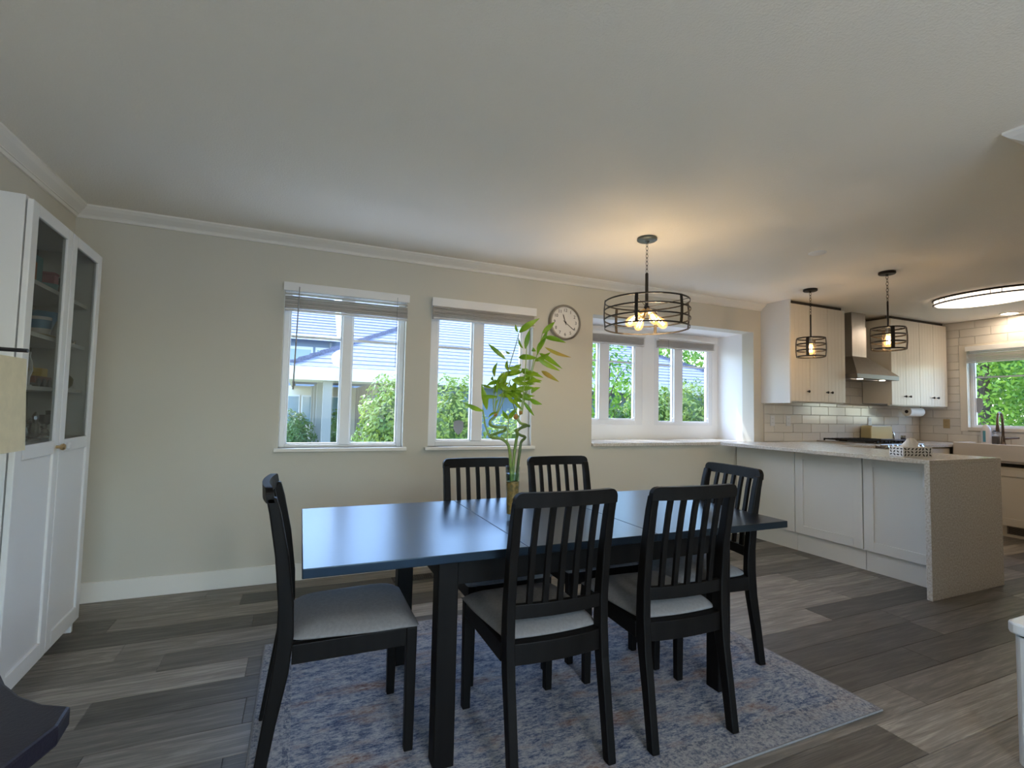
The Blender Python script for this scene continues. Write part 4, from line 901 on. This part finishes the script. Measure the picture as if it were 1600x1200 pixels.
# hood
hd = empty('range_hood', (5.897, D, 1.66), 0, 'stainless steel chimney range hood between the wall cabinets', 'range hood')
hw = .375; fy = -.44; b_ = -.014
cn = MB().rings([[(-hw, fy, .05), (hw, fy, .05), (hw, b_, .05), (-hw, b_, .05)], [(-.13, -.24, .27), (.13, -.24, .27), (.13, b_, .27), (-.13, b_, .27)]]); cn.build('canopy', 'steel', hd)
bx('lip', 'hood_edge', (-hw, hw, fy, b_, 0, .05), hd, bev=.002)
bx('chimney', 'steel', (-.128, .128, -.238, b_, .27, .62), hd); bx('chimney_extension', 'steel', (-.123, .123, -.233, b_, .62, HC-1.661), hd)
for x in (-.2, .2): MB().cyl(x, fy+.08, -.004, 0, .028, 18).build('hood_lamp', 'hood_lens', hd)
bx('filter', 'nickel', (-.30, .30, fy+.12, -.04, -.003, 0), hd)
# range
rg = empty('gas_range', (5.84, 3.13, 0), 0, 'stainless gas range with black grates under the hood', 'range')
rw_ = .375
bx('range_body', 'steel', (-rw_, rw_, .03, .68, .08, .93), rg, bev=.003); bx('oven_door', 'steel', (-rw_+.01, rw_-.01, .0, .03, .16, .78), rg, bev=.004); bx('range_base', 'black_plastic', (-rw_+.02, rw_-.02, .06, .66, 0, .08), rg)
bx('hob', 'steel', (-rw_-.005, rw_+.005, 0, .68, .93, .962), rg, bev=.004)
MB().tube([(-.30, -.03, .74), (.30, -.03, .74)], .010, 10).build('handle', 'chrome', rg)
for x in (-.30, -.22, -.14, .14, .22, .30):
    k = MB().lathe([(.022, 0), (.020, .02), (.016, .035), (.001, .036)], 16).build('control_knob', 'chrome', rg, smooth=True); k.rotation_euler = (math.radians(60), 0, 0); k.location = (x, .0, .925)
for i in range(3):
    a = -.345+i*.232; g = MB()
    for q in range(4): g.box(a+q*.068, a+q*.068+.012, .05, .62, .975, .99)
    for q in range(4): g.box(a, a+.216, .06+q*.18, .072+q*.18, .975, .989)
    for q in (0, .204): g.box(a+q, a+q+.012, .05, .062, .962, .976); g.box(a+q, a+q+.012, .608, .62, .962, .976)
    g.build('grate', 'black_iron', rg)
    for yy in (.19, .47): MB().lathe([(.04, .962), (.04, .97), (.02, .974)], 16, (a+.108, yy, 0)).build('burner', 'black_iron', rg)
tw = MB().rsweep([(0, -.048, .60), (0, -.047, .72), (0, -.042, .748), (0, -.03, .757), (0, -.018, .748), (0, -.013, .73), (0, -.013, .62)], (.07, 0, 0), [(0, .003, 0), (0, .003, 0), (0, .002, .002), (0, 0, .003), (0, .002, -.002), (0, .003, 0), (0, .003, 0)])
two = tw.build('dish_towel', 'towel_blue'); two.location = (5.97, 3.13, 0); tag(two, 'blue dish towel hung over the oven handle', 'towel')
cl2 = bx('folded_cloth', 'towel_blue', (5.76, 5.96, 3.16, 3.30, .9905, 1.004), bev=.005); tag(cl2, 'folded blue cloth lying on the front of the stove grate', 'cloth')
# base cabinets on window wall and right wall
def base_unit(loc, rz, wd, dp, label, drawers=1, m='cream_cab', grp='kitchen base cabinets', top=.90, low=.12):
    e = empty('base_cabinet', loc, rz, label, 'cabinet', grp)
    bx('carcass', m, (.001, wd-.001, .021, dp, low, top+.016), e); bx('toe_kick', m, (.001, wd-.001, .06, .075, 0, low), e)
    z = top
    if drawers:
        d = bx('drawer', m, (.003, wd-.003, 0, .02, top-.16, top), e, bev=.003); k = MB().lathe([(.006, 0), (.013, .018), (.009, .029), (.001, .030)], 12).build('knob', 'bronze', d); k.rotation_euler = (PI/2, 0, 0); k.location = (wd/2, 0, top-.08); z = top-.166
    d = shaker(e, wd-.006, z-low-.01, m); d.location = (.003, 0, low+.006)
    return e
base_unit((PXe+.01, 3.20, 0), 0, 5.458-PXe-.012, D-.013-3.20, 'cream base cabinet left of the gas range')
base_unit((6.222, 3.20, 0), 0, 6.86-6.222, D-.013-3.20, 'cream base cabinet right of the gas range')
wtb = empty('kitchen_worktop', (PXe, 3.175, 0), 0, 'pale quartz worktop along the kitchen wall, left of the range', 'worktop'); bx('slab', 'quartz', (.001, 5.458-PXe, 0, D-.0125-3.175, .917, CT), wtb, bev=.002); bx('back_edge', 'quartz', (.001, 5.458-PXe, D-.013-3.175-.002, D-.0125-3.175, CT, CT+.001), wtb)
wtc = empty('kitchen_worktop', (6.222, 3.175, 0), 0, 'pale quartz worktop in the kitchen corner, right of the range', 'worktop'); bx('slab', 'quartz', (0, XR-.0125-6.222, 0, D-.0125-3.175, .917, CT), wtc, bev=.002)
bx('slab_return', 'quartz', (6.84-6.222, XR-.0125-6.222, 1.5-3.175, 2.275-3.175, .917, CT), wtc, bev=.002); bx('slab_behind_sink', 'quartz', (7.31-6.222, XR-.0125-6.222, 2.275-3.175, 0, .917, CT), wtc)
FX = 6.89
base_unit((FX, 3.17, 0), -PI/2, .90, XR-.013-FX, 'cream sink base cabinet under the farmhouse sink', 0, top=.72)
base_unit((FX, 2.268, 0), -PI/2, .76, XR-.013-FX, 'cream base cabinet nearest us along the right kitchen wall', 1)
gv = empty('kick_vent', (FX+.06, 2.76, .03), -PI/2, 'small grey vent grille in the toe kick below the sink', 'vent')
bx('vent_frame', 'nickel', (-.0, .26, -.004, -.0005, 0, .085), gv, bev=.001)
for i in range(7): bx('louvre', 'vent_dark', (.012, .248, -.006, -.004, .010+i*.0095, .016+i*.0095), gv)
# sink
sk = empty('farmhouse_sink', (6.85, 2.28, .80), 0, 'cream farmhouse apron sink below the kitchen window', 'sink')
sw, sl, shh = .455, .888, .175
bx('apron', 'sink_white', (0, .03, 0, sl, -.0, shh), sk, bev=.006)
bx('basin_wall', 'sink_white', (sw-.03, sw, 0, sl, -.0, shh-.03), sk); bx('basin_wall', 'sink_white', (.03, sw-.03, 0, .03, 0, shh), sk, bev=.004); bx('basin_wall', 'sink_white', (.03, sw-.03, sl-.03, sl, 0, shh), sk, bev=.004); bx('basin_floor', 'sink_white', (.03, sw-.03, .03, sl-.03, -.02, .0), sk)
# faucet
fc = empty('kitchen_faucet', (7.38, 2.94, CT), 0, 'dark nickel arched kitchen faucet at the sink', 'faucet')
MB().lathe([(.030, 0), (.030, .006), (.024, .012), (.018, .05), (.015, .10)], 18).build('faucet_base', 'faucet_bronze', fc, smooth=True)
arc = [(0, 0, .10), (0, 0, .26)]+[(-.085+.085*math.cos(a), -.012*(1-math.cos(a)), .26+.115*math.sin(a)) for a in [PI*i/10 for i in range(1, 11)]]+[(-.173, -.026, .23)]
MB().tube(arc, .0125, 12).build('spout', 'faucet_bronze', fc, smooth=True); MB().tube([(-.173, -.026, .235), (-.177, -.027, .17), (-.178, -.027, .155)], [.015, .018, .017], 12).build('spray_head', 'faucet_bronze', fc, smooth=True)
MB().tube([(0, -.015, .075), (0, -.10, .085), (0, -.14, .09)], [.012, .010, .008], 10).build('lever', 'faucet_bronze', fc, smooth=True)
sb = empty('soap_bottle', (7.36, 3.08, CT), 0, 'white rounded soap bottle beside the faucet', 'bottle'); MB().lathe([(.044, 0), (.046, .01), (.046, .15), (.040, .19), (.020, .225), (.008, .235)], 22).build('bottle', 'soap_white', sb, smooth=True); bx('label_strip', 'teal', (-.048, -.044, -.012, .012, .03, .16), sb)
sp = empty('soap_dispenser', (7.41, 3.02, CT), 0, 'dark square soap dispenser between bottle and faucet', 'dispenser'); bx('bottle', 'soap_dark', (-.03, .03, -.03, .03, 0, .10), sp, bev=.006); MB().lathe([(.028, .10), (.028, .112), (.008, .118), (.008, .15)], 14).build('collar', 'mug_white', sp); MB().tube([(0, 0, .15), (0, 0, .165), (-.035, 0, .162)], .005, 8).build('pump', 'black_plastic', sp)
# toaster, kettle, paper towel, outlets
to_ = empty('toaster', (6.45, 3.74, CT), 0, 'yellow rounded toaster in the kitchen corner right of the range', 'toaster')
MB().prism(rrect(-.21, .21, 0.004, .19, .04), 'y', -.06, .06).build('shell', 'toaster', to_, bev=.01); bx('slot', 'ink', (-.15, .15, -.012, .012, .189, .1915), to_); bx('lever', 'chrome', (.21, .225, -.015, .015, .10, .115), to_, bev=.002); bx('foot', 'black_plastic', (-.17, .17, -.05, .05, -.0, .005), to_)
jr = empty('small_jar', (6.76, 3.62, CT), 0, 'small dark jar with silver lid beside the toaster', 'jar'); MB().cyl(0, 0, 0, .05, .026, 16).build('jar', 'dark_item', jr); MB().cyl(0, 0, .05, .075, .024, 16).build('lid', 'chrome', jr)
jr = empty('small_jar', (6.75, 3.73, CT), 0, 'taller silver shaker behind the small dark jar', 'shaker'); MB().lathe([(.022, 0), (.024, .08), (.018, .10)], 16).build('jar', 'chrome', jr, smooth=True); MB().lathe([(.018, .10), (.014, .115), (.001, .118)], 16).build('lid', 'nickel', jr)
pt = empty('paper_towel_roll', (6.98, 3.62, 1.315), 0, 'white paper towel roll mounted under the wall cabinet', 'paper towel'); o = MB().lathe([(.020, -.14), (.055, -.14), (.055, .14), (.020, .14), (.020, -.14)], 28, cap=False).build('roll', 'paper', pt, smooth=True); o.rotation_euler = (0, PI/2, 0)
MB().tube([(-.16, 0, 0), (.16, 0, 0)], .006, 8).build('rod', 'black_plastic', pt); MB().tube([(.155, 0, 0), (.155, 0, .066)], .005, 8).build('bracket', 'black_plastic', pt)
o = MB().lathe([(.001, -.1405), (.020, -.1405), (.020, -.139)], 16).build('core', 'ink', pt); o.rotation_euler = (0, PI/2, 0)
for (x, lb) in ((4.749, 'cream switch plate on the tiles beside the window bay'), (5.001, 'cream outlet plate on the tiles above the left worktop'), (6.44, 'cream outlet plate on the tiles above the toaster')):
    e = empty('wall_outlet', (x, D-.0125, 1.175), 0, lb, 'outlet', 'power outlets'); outlet_parts(e, 'mug_white')
e = empty('wall_outlet', (XR-.0125, 3.52, 1.175), -PI/2, 'tan outlet plate on the tiles beside the sink window', 'outlet', 'power outlets'); outlet_parts(e, 'tan')
# floor register
fv = empty('floor_register', (.80, 3.60, 0), 0, 'dark floor vent grille by the baseboard below the windows', 'vent')
bx('vent_frame', 'vent_dark', (-.15, .15, -.055, .055, 0, .004), fv, bev=.001)
for i in range(18): bx('louvre', 'bronze', (-.14+i*.0158, -.133+i*.0158, -.042, .042, .004, .007), fv)

# ================================================================== OUTDOORS
GZ = -.35
struct(bx('ground', 'lawn', (-60, 80, -60, 90, GZ-.2, GZ)), 'grass and paving outside the windows', 'ground')
struct(bx('bounce_slab', 'concrete', (-6, 9, D+.16, 6.4, GZ, GZ+.03)), 'added pale slab outside the window wall, bounces daylight up', 'bounce_slab')  # unseen pale slab, added to reflect sunlight up to the ceiling
struct(bx('bounce_slab_rear', 'concrete', (-6, 9, -7, YB-.16, GZ, GZ+.30)), 'added pale slab outside the sliding door, bounces daylight in', 'bounce_slab')  # unseen pale slab, added to reflect daylight through the rear door
hs = empty('neighbour_house', (-.24, 12, GZ), 0, 'single-storey house with broad grey-lavender shingle hip roof outside', 'house')
EZ = 2.12-GZ; HW = 14.4; HD = 10.0; SL = .5
hx = lambda t: t
rf = MB(); t = HD/2
rf.add([(0, 0, EZ), (HW, 0, EZ), (HW, HD, EZ), (0, HD, EZ), (t, t, EZ+SL*t), (HW-t, t, EZ+SL*t)], [(0, 1, 5, 4), (1, 2, 5), (2, 3, 4, 5), (3, 0, 4), (0, 3, 2, 1)])
roof = rf.build('roof', 'shingle', hs)
nC = 21; st = t/nC
for i in range(nC):
    y0, y1 = i*st-.02, (i+1)*st+.02; z0, z1 = EZ+SL*y0, EZ+SL*y1; th = .026
    g = MB()
    g.slot(0).add([(y0, y0, z0+th), (HW-y0, y0, z0+th), (HW-y1, y1, z1+.006), (y1, y1, z1+.006)], [(0, 1, 2, 3)])
    g.slot(1).add([(y0, y0, z0-.01), (HW-y0, y0, z0-.01), (HW-y0, y0, z0+th), (y0, y0, z0+th)], [(0, 1, 2, 3)])
    g.build('shingle_course', ['shingle', 'shingle_edge'], roof)
for i in range(nC-1):
    for sgn in (0, 1):
        y0 = i*st; x = y0 if not sgn else HW-y0; q = -1 if not sgn else 1
        dv = Vector((st*(1 if not sgn else -1), st, SL*st)); p = Vector((x, y0, EZ+SL*y0+.05))
        MB().rsweep([p+Vector((0, 0, .03)), p+dv*1.08], (q*.10, -.10*1, 0), (0, 0, .018)).build('hip_cap', 'shingle', roof)
MB().box(-.05, HW+.05, -.06, 0, EZ-.30, EZ+.0).box(-.06, -.0, 0, HD, EZ-.30, EZ).build('fascia', 'house_cream', hs)
bx('soffit', 'house_cream', (0, HW, 0, 1.2, EZ-.30, EZ-.26), hs)
hwll = bx('wall', 'house_blue', (3.3, HW-.8, .9, HD-.9, 0, EZ-.26), hs)
bx('porch_wall', 'house_taupe', (1.9, 3.3, .95, 6.0, 0, EZ-.26), hs); bx('porch_back', 'house_cream', (-.3, 1.9, 5.0, 5.3, 0, EZ-.26), hs)
for i in range(4):
    x = -.18+i*.42; f = bx('window', 'house_white', (x, x+.38, 4.94, 5.0, .95, 1.92), hs); bx('pane', 'house_glass', (x+.04, x+.34, 4.93, 4.94, 1.0, 1.87), f)
for i in range(8): bx('batten', 'house_taupe', (1.86, 1.9, 1.1+i*.5, 1.16+i*.5, 0, EZ-.3), hs)
for i in range(14): bx('batten', 'house_blue', (3.4+i*.7, 3.46+i*.7, .87, .9, 0, EZ-.3), hs)
for x, yy, cw_ in ((.69, .12, .205), (.588, 1.2, .17), (.550, 2.4, .13), (.505, 3.6, .12)): bx('column', 'column', (x, x+cw_, yy, yy+.16, 0, EZ-.30), hs, bev=.01)
h2 = empty('tall_house', (-9, 24, GZ), 0, 'two-storey blue-grey house with white trim far outside the left window', 'house')
bx('wall', 'house_blue', (0, 13.0, 0, 8, 0, 4.75), h2)
MB().add([(-.4, -.6, 4.62), (10.4, -.6, 4.62), (10.4, 8.5, 4.62), (-.4, 8.5, 4.62), (-.4, 3.9, 7.4), (10.4, 3.9, 7.4)], [(0, 1, 5, 4), (2, 3, 4, 5), (0, 4, 3), (1, 2, 5), (0, 3, 2, 1)]).build('roof', 'shingle', h2)
for i in range(16):
    f0, f1 = i/16, (i+1.04)/16; ya, yb_ = -.6+4.5*f0, -.6+4.5*f1; za, zb_ = 4.62+2.78*f0, 4.62+2.78*f1
    MB().slot(0).add([(-.4, ya, za+.05), (10.4, ya, za+.05), (10.4, yb_, zb_+.008), (-.4, yb_, zb_+.008)], [(0, 1, 2, 3)]).slot(1).add([(-.4, ya, za), (10.4, ya, za), (10.4, ya, za+.05), (-.4, ya, za+.05)], [(0, 1, 2, 3)]).build('shingle_course', ['shingle', 'shingle_edge'], h2)
MB().box(-.45, 10.5, -.75, -.6, 4.5, 4.72).build('gutter', 'house_white', h2)
MB().add([(10.8, -1.2, 4.3), (17, -1.2, 4.3), (17, 4, 7.9), (10.8, 4, 7.9), (10.8, 4, 4.3), (17, 4, 4.3)], [(0, 1, 2, 3), (0, 3, 4), (1, 5, 2), (2, 5, 4, 3), (0, 4, 5, 1)]).build('wing_roof', 'shingle', h2)
for i in range(20):
    f0, f1 = i/20, (i+1.04)/20; ya, yb_ = -1.2+5.2*f0, -1.2+5.2*f1; za, zb_ = 4.3+3.6*f0, 4.3+3.6*f1
    MB().slot(0).add([(10.8, ya, za+.05), (17, ya, za+.05), (17, yb_, zb_+.008), (10.8, yb_, zb_+.008)], [(0, 1, 2, 3)]).slot(1).add([(10.8, ya, za), (17, ya, za), (17, ya, za+.05), (10.8, ya, za+.05)], [(0, 1, 2, 3)]).build('shingle_course', ['shingle', 'shingle_edge'], h2)
MB().rsweep([(10.75, -1.25, 4.3), (10.75, 4, 7.95)], (.07, 0, 0), (0, 0, .14)).build('rake_board', 'house_white', h2)
bx('wing_wall', 'house_blue', (11.2, 16.6, -.4, 7, 0, 4.5), h2)
for i, x in enumerate((7.2, 8.35, 9.5)):
    f = bx('window', 'house_white', (x, x+1.05, -.06, .0, 3.45, 4.25), h2); bx('pane', 'house_glass', (x+.08, x+.97, -.075, -.06, 3.55, 4.12), f)
bx('belt_board', 'house_white', (0, 12.9, -.07, 0, 3.15, 3.4), h2); MB().tube([(10.15, -.1, 4.5), (10.15, -.08, 0)], .06, 8).build('downpipe', 'gutter', h2)
h3 = empty('low_garage', (-7, 18, GZ), 0, 'low white outbuilding far left outside the leftmost window', 'building')
bx('wall', 'house_white', (0, 6.55, .3, 5, 0, 2.0), h3)
MB().add([(-.3, 0, 2.05), (6.65, 0, 2.05), (6.65, 5.2, 2.05), (-.3, 5.2, 2.05), (-.3, 2.6, 3.3), (5.7, 2.6, 3.3)], [(0, 1, 5, 4), (1, 2, 5), (2, 3, 4, 5), (3, 0, 4), (0, 3, 2, 1)]).build('roof', 'shingle', h3)
bx('fascia', 'house_cream', (-.3, 6.65, -.02, .0, 1.9, 2.06), h3)
for i in range(5):
    x = 3.9+i*.52; f = bx('window', 'house_white', (x, x+.46, .24, .30, .9, 1.85), h3); bx('pane', 'house_glass', (x+.05, x+.41, .23, .24, .96, 1.8), f)

def foliage(rad, n, size, seed, lump=.25):
    rr = random.Random(seed); V = []; Fs = []
    for _ in range(n):
        u = rr.uniform(-1, 1); a = rr.uniform(0, 2*PI); s = math.sqrt(1-u*u); d = Vector((s*math.cos(a), s*math.sin(a), u))
        f = (1-.55*rr.random()**2.2)*(1+lump*mnoise.noise(d*2.6+Vector((seed, 0, 0))))
        p = Vector((d.x*rad[0], d.y*rad[1], d.z*rad[2]))*f
        nrm = (d+Vector((rr.uniform(-.9, .9), rr.uniform(-.9, .9), rr.uniform(-.6, 1.0)))).normalized()
        t = nrm.orthogonal().normalized(); t.rotate(Matrix.Rotation(rr.uniform(0, 2*PI), 3, nrm)); b = nrm.cross(t)
        L = size*rr.uniform(.6, 1.3); w_ = L*.45; k = len(V)
        V += [p-t*L*.5, p+b*w_*.5, p+t*L*.5, p-b*w_*.5]; Fs.append((k, k+1, k+2, k+3))
    return V, Fs
def bush(x, y, h, rx, ry, n, size, m, label, seed, z0=None):
    e = empty('shrub', (x, y, GZ), 0, label, 'shrub', 'shrubs outside the windows'); zc = h*.52
    V, Fs = foliage((rx, ry, h*.50), n, size, seed); V = [(v[0], v[1], max(v[2]+zc, .02)) for v in V]
    o = MB().add(V, Fs).build('foliage', m, e); o['kind'] = 'stuff'
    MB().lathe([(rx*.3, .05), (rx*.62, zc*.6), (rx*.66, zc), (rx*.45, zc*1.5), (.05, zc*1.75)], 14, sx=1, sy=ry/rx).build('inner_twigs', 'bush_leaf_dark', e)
    for i in range(4): a = i*PI/2+.4; MB().tube([(0, 0, 0), (rx*.4*math.cos(a), ry*.4*math.sin(a), h*.6)], [.03, .012], 6).build('stem', 'bark', e)
bush(1.40, 8.0, 1.98, .60, .6, 7000, .085, 'bush_leaf', 'rounded yellow-green shrub right of the pergola columns outside', 3)
bush(2.02, 6.8, 1.98, .46, .5, 5000, .075, 'bush_leaf', 'feathery green shrub outside the window left of the bamboo', 4)
bush(3.25, 7.2, 1.55, .62, .6, 4500, .08, 'bush_leaf', 'bright green shrub outside, behind the bamboo stalks', 5)
bush(-.12, 13.0, 1.40, .48, .5, 3500, .08, 'bush_leaf_dark', 'low green shrub at the foot of the pergola columns outside', 6)
bush(.9, 13.6, 1.5, .30, .4, 2000, .09, 'bush_leaf_dark', 'small dark shrub between pergola columns and taupe wall outside', 13)
bush(7.25, 9.0, 2.20, .85, .7, 5000, .10, 'bush_leaf', 'leafy hedge shrub outside the right bay window, left one', 7)
bush(8.6, 9.2, 2.30, .95, .7, 5500, .10, 'bush_leaf', 'leafy hedge shrub outside the right bay window, right one', 8)
bush(5.95, 8.3, 1.7, .75, .6, 4500, .09, 'bush_leaf_dark', 'dark green shrub outside the left bay window', 9)
def tree(x, y, h, crown_r, n, size, m, label, seed, cz=.62, trunk_r=.1, lean=0.0, nb=5, ch=.40):
    e = empty('tree', (x, y, GZ), 0, label, 'tree', 'trees outside the windows'); rr = random.Random(seed)
    V, Fs = foliage((crown_r, crown_r, h*ch), n, size, seed, .45); V = [(v[0], v[1], v[2]+h*cz) for v in V]
    o = MB().add(V, Fs).build('foliage', m, e); o['kind'] = 'stuff'
    MB().tube([(0, 0, 0), (lean*.4, .02, h*.35), (lean, 0, h*.75)], [trunk_r, trunk_r*.75, trunk_r*.35], 10).build('trunk', 'bark', e, smooth=True)
    for i in range(nb):
        a = i*2*PI/nb+rr.random(); z = h*rr.uniform(.3, .6); MB().tube([(lean*.5, 0, z), (crown_r*.4*math.cos(a), crown_r*.4*math.sin(a), z+h*.12), (crown_r*.8*math.cos(a), crown_r*.8*math.sin(a), z+h*.2)], [trunk_r*.45, trunk_r*.3, trunk_r*.12], 7).build('branch', 'bark', e, smooth=True)
tree(5.55, 8.2, 3.6, .75, 1500, .12, 'tree_leaf', 'slim young tree with light leaves outside the left bay window', 21, .62, .03, .1)
tree(17.5, 20.0, 6.2, 2.4, 5000, .24, 'tree_leaf', 'round tree beyond the roof outside the right bay window', 22, .68, .15)
tree(11.4, 4.75, 6.0, 1.35, 15000, .095, 'tree_leaf', 'dense green tree with dark trunk outside the kitchen window', 23, .50, .10, -.1, 6, .46)
tree(12.9, 2.6, 6.4, 1.35, 15000, .10, 'tree_leaf', 'bright leafy tree outside the kitchen window, right of the trunk', 24, .48, .11, .1, 6, .48)
tree(14.6, 6.1, 7.0, 1.9, 16000, .13, 'tree_leaf_dark', 'dark green tree at the back outside the kitchen window', 25, .48, .15, 0, 5, .50)
tree(17.0, 4.2, 7.0, 2.2, 16000, .15, 'tree_leaf_dark', 'tall dark tree farthest out behind the kitchen window', 26, .48, .15, 0, 5, .50)
tree(22.5, 7.0, 9.0, 4.2, 16000, .26, 'tree_leaf_dark', 'big background tree closing the view from the kitchen window', 27, .48, .2, 0, 5, .5)
